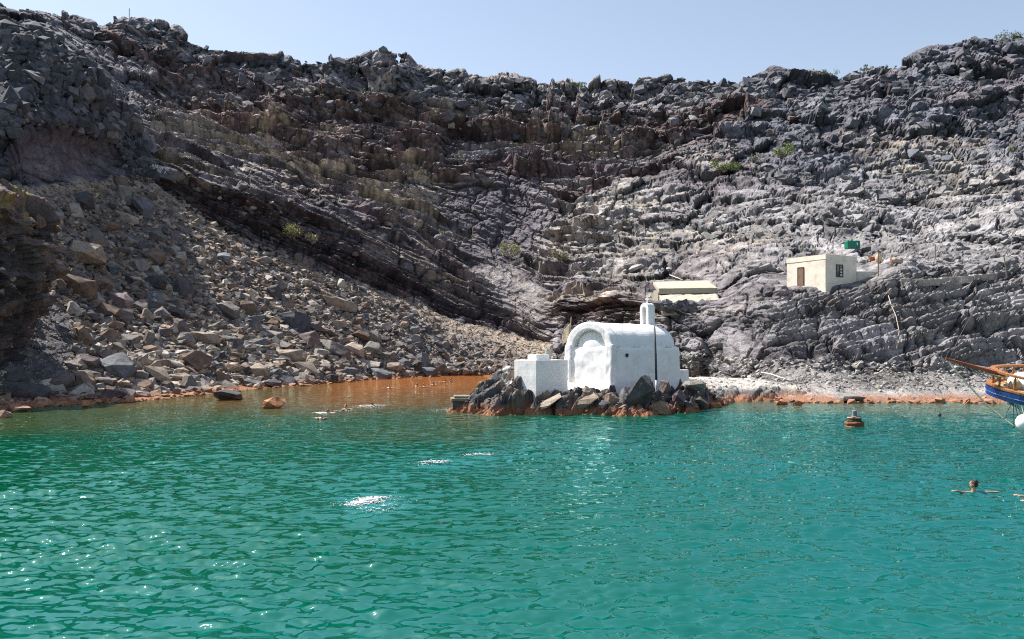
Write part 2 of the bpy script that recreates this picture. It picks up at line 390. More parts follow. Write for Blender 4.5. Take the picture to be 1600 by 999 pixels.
crag = crag*(1-0.62*m_led)+(lg1*1.9+lg2*0.95+lg3*0.38)*far*m_led*(0.6+0.8*sst(-.3, .3, fbm(P, 18, 3, 331)))+big*3.2+scarp*far
view = P-np.array([0, 0, CAMZ]); view /= np.linalg.norm(view, axis=1, keepdims=True)
fs = np.clip(np.abs((NN*view).sum(1))/0.5, 0.25, 1.0)
crag = crag*(1-m_ridge*0.35)
crag = crag-(1-fs)*(h2*0.5*far+h3*0.25+h4*.08+mid*.2)+m_ridge*(h1*1.1+h2*.3*far)
quiet = big*1.0+fine*0.2+h4*0.12+h3*0.08-(1-e4)*0.05
beach = fine*0.22+h4*0.12-(1-e4)*.08+fbm(P, 5, 3, 33)*0.35
hollow = blob(105, 245, 75, 42, 0)
k_q = np.clip(np.maximum.reduce([m_scree, m_fan*0.45, m_gfan*0.8, hollow*.75]), 0, 1)
disp = crag*(1-k_q)+quiet*k_q
k_b = np.clip(np.maximum(m_beach, m_toe*0.75), 0, 1)
disp = disp*(1-k_b)+beach*k_b
disp = disp*(1-m_flat)+(-0.5)*m_flat
disp -= hollow*2.5
# keep the shore line where it is
zfade = sst(-0.2, 1.6, P[:, 2])
disp = disp*(0.25+0.75*zfade)
disp *= sst(0, 14, P[:, 1]-55+8)
DIR = NN*0.8+np.array([0, -0.62, 0.0])*(1-k_b)[:, None]*(1-k_q*0.7)[:, None]
TP = P+DIR*disp[:, None]
# albedo
def cset(C, col, m): return C*(1-m[:, None])+np.array(col, np.float32)*m[:, None]
Cc = np.tile(np.array([0.165, 0.158, 0.163], np.float32), (len(P), 1))
nz = fbm(P, 5, 5, 101); nz2 = fbm(P, 14, 4, 111); nz3 = fbm(P, 1.5, 4, 121)
lt = lr1*0.6+lr2*0.4
Cc = cset(Cc, (0.085, 0.062, 0.066), m_led*sst(0.52, 0.68, lt)*0.85); Cc = cset(Cc, (0.30, 0.265, 0.215), m_led*(1-sst(0.34, 0.46, lt))*0.8)
Cc = cset(Cc, (0.105, 0.112, 0.132), m_upperR*0.8)
Cc = cset(Cc, (0.115, 0.098, 0.106), sst(0.0, 0.35, nz2)*0.8)
Cc = cset(Cc, (0.23, 0.225, 0.22), m_pale*(0.75+0.25*np.tanh(nz*4)))
Cc = cset(Cc, (0.098, 0.066, 0.062), np.clip(m_brown*1.2, 0, 1)*0.85)
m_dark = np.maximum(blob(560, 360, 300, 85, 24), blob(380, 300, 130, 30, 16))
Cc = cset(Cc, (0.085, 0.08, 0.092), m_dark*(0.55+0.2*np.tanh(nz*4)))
Cc = cset(Cc, (0.07, 0.07, 0.082), m_left*0.92)
Cc = cset(Cc, (0.15, 0.125, 0.135), hollow*0.8)
flatness = np.zeros(len(P))
G = TP.reshape(nr, nc, 3); n2 = np.cross(np.gradient(G, axis=1), np.gradient(G, axis=0)); n2 /= (np.linalg.norm(n2, axis=-1, keepdims=True)+1e-9)
up = np.abs(n2[..., 2]).ravel()
m_gr = np.maximum.reduce([blob(420, 235, 190, 55, 20), blob(620, 300, 190, 50, 20), blob(280, 250, 70, 25, 25), blob(660, 400, 100, 35, 30)*.7, blob(930, 225, 130, 22, 0), blob(960, 360, 110, 55, 0)*.75, blob(1130, 380, 90, 30, 0)*.5, blob(1440, 215, 130, 25, 0)*.75, blob(1480, 260, 110, 40, 10)*.5, blob(1130, 250, 70, 25)*.5, blob(560, 180, 80, 15, 10)*.7])
Cc = cset(Cc, (0.33, 0.285, 0.215), np.clip(m_gr*sst(-0.08, 0.16, nz+0.6*nz3)*sst(0.3, 0.6, up), 0, 1)*0.9)
Cc = cset(Cc, (0.40, 0.345, 0.25), np.clip(m_gr*sst(0.05, 0.3, fbm(P, 4, 4, 131))*sst(0.3, 0.6, up), 0, 1)*0.5)
Cc = cset(Cc, (0.085, 0.077, 0.088), np.clip(m_fan, 0, 1)*0.9)
Cc = cset(Cc, (0.21, 0.195, 0.18), np.clip(m_gfan, 0, 1)*0.9)
Cc = cset(Cc, (0.125, 0.113, 0.104), m_scree)  # dark gravel soil, deepened to paint shade into the gaps between boulders
Cc = cset(Cc, (0.25, 0.205, 0.15), m_scree*np.exp(-((qy-c2y-14)/16)**2)*0.85)
Cc = cset(Cc, (0.085, 0.083, 0.088), m_scree*blob(55, 535, 70, 80, 0)*0.9)  # bare gravel, with the spur's cast shadow painted into its colour
Cc = cset(Cc, (0.21, 0.20, 0.188), m_toe*0.9)
Cc = cset(Cc, (0.29, 0.278, 0.26), m_beach*0.9)
# block to block difference, grooves darkened for soil and painted crevice shade, thin orange lichen
tone = 1+(1-k_q)*((r2-0.5)*0.5+(r3-0.5)*0.55+(r1-.5)*.3)+k_q*(r4-0.5)*0.5
Cc = Cc*tone[:, None]*(0.75+0.25*e3)[:, None]*(1-(1-k_q)*(1-k_b)*(1-np.minimum(e1, e2))*0.5)[:, None]
Cc = cset(Cc, (0.27, 0.18, 0.095), np.clip(sst(0.3, 0.5, fbm(P, 3, 4, 141))*(1-k_b)*sst(0.3, .6, up), 0, 1)*0.25)
idx = np.arange(nr*nc).reshape(nr, nc)
Q4 = np.stack([idx[:-1, :-1], idx[:-1, 1:], idx[1:, 1:], idx[1:, :-1]], -1).reshape(-1, 4)
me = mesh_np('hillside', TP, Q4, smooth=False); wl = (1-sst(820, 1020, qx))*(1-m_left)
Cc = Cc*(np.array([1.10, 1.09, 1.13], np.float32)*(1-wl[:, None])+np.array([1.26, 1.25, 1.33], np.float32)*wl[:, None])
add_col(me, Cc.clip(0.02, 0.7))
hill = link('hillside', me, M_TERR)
tag(hill, 'steep volcanic hillside of dark lava and pale grey rock around the cove', 'hillside', kind='structure')

# depth seen behind each pixel of the photograph, to stand things on the ground
DM = np.full((1000, 1600), 1e9)
def splat(pts):
    Y = pts[:, 1]; ok = Y > 5
    ix = np.round(CX+F*pts[ok, 0]/Y[ok]).astype(int); iy = np.round(HY-F*(pts[ok, 2]-CAMZ)/Y[ok]).astype(int)
    k = (ix >= 0) & (ix < 1600) & (iy >= 0) & (iy < 1000)
    np.minimum.at(DM, (iy[k], ix[k]), Y[ok][k])
splat(TP)
def surf(x, y, r=2):
    x = int(min(max(x, 0), 1599)); y = int(min(max(y, 0), 999))
    while r < 40:
        w = DM[max(0, y-r):y+r+1, max(0, x-r):x+r+1]; w = w[w < 1e8]
        if len(w): return float(np.median(w))
        r *= 2
    return 200.0
# ------------------------------------------------------------------ the near spur of bedded rock at the left edge
nu, nv = 260, 190
U, V = np.meshgrid(np.linspace(0, 2*math.pi, nu, endpoint=False), np.linspace(0, 1, nv))
rr = np.where(V < 0.8, 0.74+0.26*sst(0, 0.55, V), 1.0*np.sqrt(np.clip(1-((V-0.8)/0.2)**2, 0, 1)))
sx = np.sign(np.cos(U))*np.abs(np.cos(U))**0.8; sy = np.sign(np.sin(U))*np.abs(np.sin(U))**0.8
top = 19.6-0.34*(sx*rr*9.5)
SP = np.stack([-46.6+9.8*rr*sx, 64+7.5*rr*sy, 1.5+(top-1.5)*V], -1).reshape(-1, 3)
sn = np.stack([sx*(V < .9), sy*(V < .9), 0.15+1.2*(V > 0.85)], -1).reshape(-1, 3); sn /= np.linalg.norm(sn, axis=1, keepdims=True)
wv = SP[:, 2]+SP[:, 0]*0.35+fbm(SP, 5, 3, 5)*1.4
bedr = h01(hsh(np.floor(wv/0.75).astype(np.int64), np.zeros(len(SP), np.int64), np.zeros(len(SP), np.int64), 3))
bb, be, br = blocks(SP, 3.2, 12); b2, be2, br2 = blocks(SP*np.array([1, 1, 2.5]), 1.3, 13)
SP = SP+sn*((bedr-.5)*0.9+bb*0.8+b2*0.3+fbm(SP, 6, 4, 15)*1.6+fbm(SP, 1, 3, 16)*0.25)[:, None]
sc_ = np.tile(np.array([0.075, 0.066, 0.072], np.float32), (len(SP), 1))
sc_ = cset(sc_, (0.14, 0.11, 0.11), sst(0.5, 0.9, br)); sc_ = cset(sc_, (0.24, 0.18, 0.085), sst(0.05, 0.3, fbm(SP, 2, 4, 17))*sst(0.72, .82, V.ravel()))
sc_ = sc_*(0.75+0.5*bedr)[:, None]
ii = np.arange(nu*nv).reshape(nv, nu); jj = np.roll(ii, -1, axis=1)
fq = np.stack([ii[:-1], jj[:-1], jj[1:], ii[1:]], -1).reshape(-1, 4)
me = mesh_np('rock_spur', SP, fq); add_col(me, sc_)
o = link('rock_spur', me, M_TERR); tag(o, 'dark overhanging spur of layered rock at the left edge above the scree', 'cliff', kind='structure')
splat(SP)

# ------------------------------------------------------------------ islet under the chapel
OUT = np.array([(-4.3,53.2),(-3.2,51.2),(-1,50.0),(1.5,50.2),(3.5,50.4),(5.5,49.9),(8,49.6),(10,50.9),(12.2,53.5),(14,57),(17,62.5),(24,65),(27,72),(20,84),(11,79),(5,72),(1,66),(-1.8,60.5),(-3.5,56.5)])
def sdist(X, Y, poly):
    d = np.full(X.shape, 1e9); ins = np.zeros(X.shape, bool); n = len(poly)
    for i in range(n):
        a, b = poly[i], poly[(i+1) % n]; e = b-a
        t = np.clip(((X-a[0])*e[0]+(Y-a[1])*e[1])/(e@e), 0, 1)
        d = np.minimum(d, np.hypot(X-a[0]-t*e[0], Y-a[1]-t*e[1]))
        c = ((a[1] > Y) != (b[1] > Y)) & (X < (b[0]-a[0])*(Y-a[1])/(b[1]-a[1]+1e-12)+a[0]); ins ^= c
    return np.where(ins, d, -d)
gx = np.arange(-6.5, 28, 0.07); gy = np.concatenate([np.arange(47.5, 60, 0.06), np.arange(60, 86, 0.22)])
GX, GY = np.meshgrid(gx, gy); I0 = np.stack([GX.ravel(), GY.ravel(), np.zeros(GX.size)], -1)
sd = sdist(I0[:, 0]+fbm(I0, 2.2, 4, 31)*1.1, I0[:, 1]+fbm(I0, 2.2, 4, 32)*1.1, OUT)
hz = np.where(sd > 0, 1.3*(1-np.exp(-sd/1.35))+0.02*sd, sd*0.8)
ridge = 1.15*np.exp(-(((I0[:, 0]+0.2-(I0[:, 1]-55)*0.1)/1.9)**2+((I0[:, 1]-56.5)/3.0)**2))
hz = hz+ridge*sst(0, 1.5, sd)
ta = rad(38)   # beds rake up to the right
L = np.stack([I0[:, 0]*math.cos(ta)-hz*math.sin(ta), I0[:, 1]*0.8, (I0[:, 0]*-math.sin(ta)+hz*math.cos(ta)+I0[:, 1]*0.25)*2.8], -1)
Lw = L+np.stack([fbm(I0, 1.5, 3, 34), fbm(I0, 1.5, 3, 35), fbm(I0, 1.5, 3, 36)], -1)*0.9
a1, ae1, ar1 = blocks(Lw, 1.9, 37); a2, ae2, ar2 = blocks(Lw, 0.8, 38); a3, ae3, ar3 = blocks(I0+np.stack([hz*0, hz*0, hz], -1), 0.38, 39)
CHC = np.array([6.7, 53.3])  # chapel corner
inner = sst(-0.2, 1.2, sd-2.2)
amp = (0.25+0.75*sst(-0.5, 0.8, sd))*(1-0.8*sst(57, 61, I0[:, 1]))*(1-0.75*inner*sst(2.2, 3.5, I0[:, 0]))
hz = hz+amp*(a1*0.62+a2*0.3+a3*0.09-(1-ae1)*0.3-(1-ae2)*0.13+fbm(I0, 1.2, 4, 40)*0.2)
IP = np.stack([I0[:, 0], I0[:, 1]-0.15*a1*amp, hz], -1)
ic = np.tile(np.array([0.135, 0.115, 0.105], np.float32), (len(IP), 1))
ic = cset(ic, (0.075, 0.075, 0.08), sst(0.35, 0.7, ar1)); ic = cset(ic, (0.23, 0.185, 0.145), sst(0.65, 0.9, ar2)*0.8)
ic = cset(ic, (0.085, 0.08, 0.085), sst(7, 8.2, I0[:, 0])*(1-sst(12, 14, I0[:, 0]))*0.7)
ic = cset(ic, (0.42, 0.40, 0.37), sst(13.5, 16, I0[:, 0])*sst(0.6, 1.1, hz)*0.9)
ic = cset(ic, (0.62, 0.61, 0.59), sst(0.55, 0.8, inner)*(I0[:, 1] < 57)*sst(-0.1, 0.25, fbm(I0, 1.0, 4, 44))*0.8)
ic = ic*(0.8+0.4*ar3)[:, None]*(0.7+0.3*ae2)[:, None]
ny, nx = GX.shape; ii = np.arange(nx*ny).reshape(ny, nx)
fq = np.stack([ii[:-1, :-1], ii[:-1, 1:], ii[1:, 1:], ii[1:, :-1]], -1).reshape(-1, 4)
me = mesh_np('islet', IP, fq); add_col(me, ic)
o = link('islet', me, M_ISLET); tag(o, 'low rust stained rock islet that carries the white chapel', 'rock islet', kind='structure')
DM_noislet = DM.copy(); splat(IP)
def islet_z(x, y):
    j = int(np.clip(np.searchsorted(gx, x), 0, nx-1)); i = int(np.clip(np.searchsorted(gy, y), 0, ny-1))
    return float(IP[i*nx+j, 2])

# ------------------------------------------------------------------ sea
WR = np.random.default_rng(5)
WAVES = []
for k in range(110):
    lam = 0.16*(14 ** WR.random())           # 0.16 .. 2.2 m
    th = rad(80)+WR.normal()*0.50            # travelling mostly along the view
    kk = 2*math.pi/lam
    a = 0.0066*lam*(1.0 if lam < 0.6 else (0.6/lam)**1.0)*(0.5+WR.random())*(0.5 if lam < .3 else 1)
    WAVES.append((kk*math.cos(th), kk*math.sin(th), WR.random()*6.28, a, lam))
def wave(X, Y, dy=None):
    z = np.zeros(X.shape)
    for (kx, ky, ph, a, lam) in WAVES:
        s = np.sin(kx*X+ky*Y+ph); w = s+0.22*np.cos(2*(kx*X+ky*Y+ph))
        if dy is not None: w = w*np.clip((lam/(dy*abs(ky)/math.hypot(kx, ky)+1e-6)-2.0)/2.0, 0, 1)
        z += a*w
    return z
yy_f = np.concatenate([np.arange(1075, 640, -0.8), np.arange(640, 580, -0.6)])
Yr = CAMZ*F/(yy_f-HY)
Yr = np.concatenate([[-3000, -400, -60, 0, 5, 7.5], Yr, [170, 260]])
ncw = 1050
uu = np.linspace(-1, 1, ncw)
HWf = np.maximum(np.abs(Yr)*0.72, 3)+4
XW = uu[None, :]*HWf[:, None]; YW = np.repeat(Yr[:, None], ncw, 1)
XW = XW+np.sign(uu)[None, :]*(np.abs(uu)[None, :] > 0.9965)*2000.0
dyr = np.abs(np.gradient(YW, axis=0)); gust = 0.55+0.75*sst(-0.35, 0.35, fbm(np.stack([XW.ravel()*0.6, YW.ravel(), XW.ravel()*0], -1), 9, 3, 201)).reshape(XW.shape)
calm = 0.3+0.7*sst(0, 14, 62-np.abs(YW)+np.clip(XW, 0, 12))
ZW = wave(XW, YW, dyr)*gust*calm*(np.abs(YW) < 150)
WP = np.stack([XW, YW, ZW], -1).reshape(-1, 3)
# body colour of the water: iron-brown in the cove, olive, emerald, turquoise shallows to the right
Xf, Yf = WP[:, 0], WP[:, 1]
wn = fbm(np.stack([Xf*.5, Yf*.35, Xf*0], -1), 6, 4, 211)
wpx = CX+F*Xf/np.maximum(Yf, 5); wpy = HY+CAMZ*F/np.maximum(Yf, 5)
wc = np.tile(np.array([0.0, 0.060, 0.027], np.float32), (len(WP), 1))
wc = cset(wc, (0.0, 0.066, 0.047), sst(500, 1250, wpx+wn*300))
wc = cset(wc, (0.0, 0.078, 0.070), sst(900, 1500, wpx+wn*500+(wpy-800)*0.8)*0.7)
wc = cset(wc, (0.0, 0.076, 0.055), sst(860, 980, wpy+wn*70)*0.6)
shore = np.interp(wpx, [0, 300, 500, 690, 700, 780, 1120, 1200, 1600], [650, 640, 640, 642, 650, 655, 650, 635, 632])
wc = cset(wc, (0.045, 0.060, 0.022), (1-sst(-5, 55, wpy-shore+wn*40))*(1-sst(700, 860, wpx)))
wc = cset(wc, (0.11, 0.062, 0.018), (1-sst(-10, 22, wpy-shore+8+wn*26))*(1-sst(700, 800, wpx))*sst(0, 260, wpx))
wc = cset(wc, (0.29, 0.095, 0.018), (1-sst(600, 634, wpy+wn*18-sst(700, 380, wpx)*14))*sst(420, 600, wpx)*(1-sst(850, 900, wpx)))
wc = cset(wc, (0.12, 0.10, 0.065), (1-sst(632, 660, wpy+wn*14))*sst(1080, 1200, wpx)*0.8)
for (fx, fy, rx, ry, a) in ((580, 788, 75, 24, .8), (690, 724, 80, 14, .7), (750, 711, 60, 10, .6), (600, 735, 110, 28, .35)):
    g = np.exp(-(((wpx-fx)/rx)**2+((wpy-fy)/ry)**2)); wc = cset(wc, (0.01, 0.13, 0.12), np.clip(g*a*0.8*(0.7+wn*3), 0, 1))
ii = np.arange(len(Yr)*ncw).reshape(len(Yr), ncw)
fq = np.stack([ii[:-1, :-1], ii[:-1, 1:], ii[1:, 1:], ii[1:, :-1]], -1).reshape(-1, 4)
m, nd, lk, bs = new_mat('sea_water')
at = N(nd, 'ShaderNodeAttribute', attribute_name='Col')
geo = nd.new('ShaderNodeNewGeometry'); mp = N(nd, 'ShaderNodeMapping'); mp.inputs['Scale'].default_value = (0.4, 1.3, 1); lk.new(geo.outputs['Position'], mp.inputs['Vector'])
n1 = N(nd, 'ShaderNodeTexNoise', Scale=2.6, Detail=1.5, Roughness=0.4); lk.new(mp.outputs[0], n1.inputs['Vector'])
bp = N(nd, 'ShaderNodeBump', Strength=0.85, Distance=0.13); lk.new(n1.outputs[0], bp.inputs['Height'])
# light scattered back from inside the water does not follow the ripples; the mirror at the surface does
nd.remove(bs)
body = nd.new('ShaderNodeBsdfDiffuse'); lk.new(at.outputs['Color'], body.inputs['Color'])
upn = N(nd, 'ShaderNodeCombineXYZ', Z=1.0); lk.new(upn.outputs[0], body.inputs['Normal'])
gl = N(nd, 'ShaderNodeBsdfGlossy', Roughness=0.025, Color=(0.55, 1.0, 1.0, 1)); lk.new(bp.outputs[0], gl.inputs['Normal'])
fr = N(nd, 'ShaderNodeFresnel', IOR=2.3); lk.new(bp.outputs[0], fr.inputs['Normal'])
mx = nd.new('ShaderNodeMixShader'); lk.new(fr.outputs[0], mx.inputs[0]); lk.new(body.outputs[0], mx.inputs[1]); lk.new(gl.outputs[0], mx.inputs[2])
lk.new(mx.outputs[0], nd['Material Output'].inputs['Surface'])
M_SEA = m
me = mesh_np('sea_water', WP, fq, smooth=True); add_col(me, wc)
sea = link('sea_water', me, M_SEA); tag(sea, 'rippled emerald and turquoise sea turning rust brown in the cove', 'water', kind='structure')
# ------------------------------------------------------------------ boulders
def hull_rock(seed, n=18, boxy=0.5, dims=(1, 1, 1), bev=0.05, sub=True):
    r = random.Random(seed); bm = bmesh.new()
    for _ in range(n):
        v = Vector((r.gauss(0, 1), r.gauss(0, 1), r.gauss(0, 1))).normalized()
        p = 2.2+boxy*8
        m = (abs(v.x)**p+abs(v.y)**p+abs(v.z)**p)**(1/p)
        k = (1/m)*(0.78+0.22*r.random())
        bm.verts.new((v.x*k*dims[0], v.y*k*dims[1], v.z*k*dims[2]))
    bmesh.ops.convex_hull(bm, input=bm.verts)
    bmesh.ops.delete(bm, geom=[v for v in bm.verts if not v.link_faces], context='VERTS')
    bmesh.ops.dissolve_limit(bm, angle_limit=rad(14), verts=bm.verts, edges=bm.edges)
    if bev:
        bmesh.ops.bevel(bm, geom=bm.edges[:], offset=bev, segments=2, affect='EDGES', clamp_overlap=True, profile=0.55)
    bmesh.ops.triangulate(bm, faces=bm.faces)
    if sub:
        for _ in range(2):
            es = [e for e in bm.edges if e.calc_length() > 0.22]
            if es: bmesh.ops.subdivide_edges(bm, edges=es, cuts=1); bmesh.ops.triangulate(bm, faces=bm.faces)
        V = np.array([v.co[:] for v in bm.verts], np.float64)
        off = fbm(V+seed*3.1, 0.7, 4, seed)*0.10+fbm(V+seed*1.7, 0.22, 3, seed+9)*0.05
        bm.normal_update()
        for v, o in zip(bm.verts, off): v.co += v.normal*float(o)
    # unit box
    V = np.array([v.co[:] for v in bm.verts]); lo = V.min(0); hi = V.max(0)
    for v in bm.verts: v.co = Vector(((np.array(v.co[:])-(lo+hi)/2)/((hi-lo)/2)).tolist())
    return bm
ROCKS = {}
for kind, boxy, n, seeds in (('block', 0.45, 16, (1, 2, 3, 4, 5)), ('slab', 0.3, 14, (11, 12, 13)), ('wedge', 0.0, 9, (21, 22, 23)), ('round', 0.0, 30, (31, 32))):
    ROCKS[kind] = []
    for sd_ in seeds:
        bm = hull_rock(sd_, n, boxy, (1, 1, 1), 0.025)
        me = bpy.data.meshes.new('boulder'); bm.to_mesh(me); bm.free(); me.materials.append(M_ROCK)
        ROCKS[kind].append(me)
GREY, TAN, DARK, BROWN, PURP, PALE, ORNG, BLUE = (0.155, 0.142, 0.133), (0.265, 0.222, 0.178), (0.07, 0.067, 0.07), (0.145, 0.108, 0.086), (0.145, 0.118, 0.118), (0.29, 0.268, 0.24), (0.40, 0.19, 0.10), (0.12, 0.127, 0.14)
def boulder(me, loc, dims, rot, col, label, group, name='boulder'):
    o = bpy.data.objects.new(name, me); COL.objects.link(o)
    o.location = loc; o.scale = dims; o.rotation_euler = rot; o.color = (*col, 1)
    tag(o, label, 'boulder', group); return o
SCG = 'boulders of the scree slope'
LM = [  # x, y, w, h (photo px), kind, colour, tilt deg (in the picture, + falls right), label, short name, group
 (128,398,74,34,'slab',TAN,4,'broad flat brown topped boulder high on the left of the scree','the broad brown topped boulder',SCG),
 (124,450,54,38,'slab',BROWN,18,'tilted dark slab with a sunlit tan top above the bare gravel patch','the tilted tan topped slab',SCG),
 (223,328,32,36,'block',BLUE,20,'upright blue grey block alone near the top of the scree','the upright blue grey block',SCG),
 (128,313,36,28,'block',DARK,0,'dark angular block at the very top of the scree under the cliff','the dark block under the cliff',SCG),
 (147,373,30,32,'block',GREY,0,'grey cube shaped boulder with a pale top above the broad brown boulder','the grey cube with a pale top',SCG),
 (116,330,26,24,'wedge',PALE,10,'pale grey pointed boulder below the dark block under the cliff','the pale pointed boulder',SCG),
 (60,346,20,21,'round',BROWN,0,'rounded brown boulder beside the dark rock spur','the rounded brown boulder',SCG),
 (199,342,34,15,'slab',PALE,16,'pale flat slab lying left of the upright blue grey block','the pale flat slab up the slope',SCG),
 (192,394,32,16,'slab',PURP,0,'purple grey flat boulder right of the broad brown topped boulder','the purple flat boulder',SCG),
 (246,443,31,24,'round',DARK,0,'dark rounded boulder in the middle of the upper scree','the dark rounded boulder',SCG),
 (241,474,36,34,'round',BLUE,20,'large bluish rounded boulder just below the dark rounded one','the large bluish boulder',SCG),
 (230,495,26,22,'block',TAN,0,'tan block at the lower left foot of the large bluish boulder','the tan block below the bluish boulder',SCG),
 (358,489,36,32,'block',GREY,4,'big grey cube like boulder with pale top mid scree','the big grey cube',SCG),
 (318,529,50,19,'slab',TAN,4,'flat tan topped boulder below the big grey cube','the flat tan boulder',SCG),
 (303,567,52,36,'block',BROWN,6,'largest brown boulder near the foot of the scree','the largest brown boulder',SCG),
 (244,587,46,25,'wedge',TAN,12,'long tan wedge at the foot of the scree left of the largest brown boulder','the tan wedge',SCG),
 (405,582,30,26,'block',TAN,-10,'tan cube with dark left side near the shore','the tan cube by the shore',SCG),
 (282,512,36,24,'block',PURP,10,'purple grey block left of and above the flat tan boulder','the purple grey block',SCG),
 (276,491,30,18,'block',DARK,0,'dark grey block resting on the purple grey block','the dark grey block',SCG),
 (388,598,48,10,'slab',BLUE,6,'long thin plank like slab lying at the shore','the plank like slab',SCG),
 (459,503,56,32,'block',(0.07,0.075,0.09),14,'big blue black block in the middle of the right scree','the big blue black block',SCG),
 (533,477,50,20,'slab',TAN,14,'pale domed slab standing out among the small stones','the pale domed slab',SCG),
 (521,547,60,24,'slab',GREY,22,'long flat grey slab tipped down to the right','the long tipped grey slab',SCG),
 (564,528,30,22,'block',(0.10,0.065,0.055),0,'dark red brown block above the grey green upright block','the dark red brown block',SCG),
 (583,547,28,26,'block',(0.19,0.19,0.17),-10,'grey green upright block right of the long tipped slab','the grey green block',SCG),
 (504,555,28,19,'wedge',PALE,0,'pale grey wedge touching the left of the long tipped slab','the pale grey wedge',SCG),
 (456,557,48,23,'slab',TAN,8,'long tan boulder below the big blue black block','the long tan boulder',SCG),
 (477,579,44,24,'wedge',TAN,10,'tan wedge boulder just above the black shore boulder','the tan wedge above the shore',SCG),
 (517,594,21,19,'block',(0.05,0.05,0.055),20,'black boulder standing on the gravel strip of the cove','the black shore boulder',SCG),
 (550,585,34,20,'wedge',BLUE,0,'grey blue triangular boulder on the cove gravel strip','the grey blue triangle',SCG),
 (614,576,32,17,'round',(0.25,0.2,0.16),0,'grey boulder with orange face at the inner cove shore','the orange faced boulder',SCG),
 (481,606,22,11,'wedge',(0.05,0.05,0.055),0,'small black boulder right at the water line of the cove','the small black waterline boulder',SCG),
 (427,602,27,18,'wedge',DARK,-18,'dark pointed boulder at the shore left of the small black one','the dark pointed shore boulder',SCG),
 (607,559,26,17,'slab',GREY,-6,'grey block leaning right above the orange faced boulder','the leaning grey block',SCG),
 (430,587,26,19,'block',BLUE,0,'bluish block stacked above the dark pointed shore boulder','the bluish shore block',SCG),
 (181,621,48,22,'wedge',(0.085,0.06,0.065),4,'dark maroon boulder half in the orange shore at left','the dark maroon boulder',SCG),
 (217,617,36,13,'slab',(0.26,0.22,0.21),6,'flat pinkish grey slab right of the dark maroon boulder','the pinkish grey slab',SCG),
 (41,612,70,30,'slab',DARK,12,'big dark tilted slab at the left shore','the big dark left shore slab',SCG),
 (23,592,44,16,'slab',DARK,10,'dark slab lying behind the big tilted slab at the left shore','the dark slab behind it',SCG)]
WB = 'boulders standing in the water and along the water line'
LM2 = [
 (134,631,16,10,'wedge',ORNG,0,'small rust stained stone in the shallows at left','',WB,5200/(636-545)),
 (35,639,28,9,'slab',(0.42,0.26,0.2),0,'flat pink stone at the water edge in front of the big dark slab','',WB,5200/(644-545)),
 (4,648,26,13,'wedge',TAN,0,'tan stone at the extreme left of the shoreline','',WB,5200/(653-545)),
 (428,631,36,20,'block',ORNG,-4,'orange boulder with grey top standing alone in the cove water','',WB,5200/(638-545)),
 (357,619,44,19,'block',(0.07,0.07,0.075),0,'dark squat boulder at the water edge left of the orange one','',WB,5200/(625-545)),
 (1328,622,46,13,'slab',(0.20,0.19,0.18),4,'flat grey boulder at the edge of the rust coloured beach','',WB,5200/(629-545)),
 (1248,630,18,9,'wedge',ORNG,0,'rust coloured rock breaking the water off the pale beach','',WB,5200/(634-545)),
 (1222,630,20,7,'slab',ORNG,0,'low rusty rock just left of the one breaking the water','',WB,5200/(633-545)),
 (1462,604,46,14,'slab',(0.13,0.125,0.13),3,'dark ledge like slab on the pale beach below the bowsprit','',WB,67.5)]
IB = 'boulders on the islet in front of the chapel'
LM3 = [
 (1000,613,38,66,'block',(0.07,0.068,0.072),32,'largest black boulder leaning against the chapel islet','',IB,51.3),
 (1031,637,36,26,'block',(0.2,0.14,0.1),0,'rust brown boulder at the water right of the largest black one','',IB,50.6),
 (1094,629,26,24,'block',(0.08,0.07,0.068),10,'black block at the right end of the islet','',IB,53.6),
 (1061,619,22,26,'block',(0.12,0.09,0.095),-8,'narrow dark purple boulder between pole and islet end','',IB,52.2),
 (1085,601,38,18,'round',(0.17,0.165,0.145),0,'rounded olive grey boulder below the low white wall','',IB,54.5),
 (979,617,24,30,'block',(0.14,0.135,0.14),28,'grey boulder leaning left of the largest black one','',IB,50.9),
 (1040,602,18,20,'block',(0.15,0.115,0.105),0,'small brown boulder right beside the foot of the dark pole','',IB,52.9),
 (915,625,40,18,'slab',(0.21,0.165,0.13),-28,'brown slab raking up to the right below the chapel','',IB,50.9),
 (855,628,52,14,'slab',(0.24,0.2,0.165),-30,'long tan slab raking up to the right below the white annex','',IB,50.9),
 (955,622,26,22,'block',(0.2,0.15,0.12),-20,'reddish brown block under the chapel corner','',IB,50.7),
 (1118,632,22,12,'slab',ORNG,0,'flat rusty stone at the islet right waterline','',IB,56.5)]
def place(x, y, w, h, kind, col, tilt, label, group, Yd, rnd, emb=0.12):
    s = Yd/F; hw, hh = w*0.5*s, h*0.5*s*1.12
    me = ROCKS[kind][rnd.randrange(len(ROCKS[kind]))]
    hd = max(hw*0.75, hh*0.9) if kind != 'slab' else hw*0.8
    c = pix(x, y, Yd-emb*hd)
    z0 = rnd.choice((0, 180)); tl = tilt if z0 == 0 else -tilt
    return boulder(me, c.tolist(), (hw, hd, hh), (rad(rnd.uniform(-10, 14)), rad(tl), rad(z0+rnd.uniform(-14, 14))), col, label, group)
rnd = random.Random(21)
placed = []      # x, y, radius px of the boulders, for spacing
named = []
for (x, y, w, h, k, col, tl, lab, short, grp) in LM:
    Yd = surf(x, min(y+h*0.2, 640)); o = place(x, y, w, h, k, col, tl, lab, grp, Yd, rnd); placed.append((x, y, max(w, h)*0.5)); named.append((x, y, short))
for L2 in (LM2, LM3):
    for (x, y, w, h, k, col, tl, lab, short, grp, Yd) in L2:
        place(x, y+(2.5 if L2 is LM3 else 0), w, h*(.86 if L2 is LM3 else 1), k, col, tl, lab, grp, Yd, rnd, 0.0)
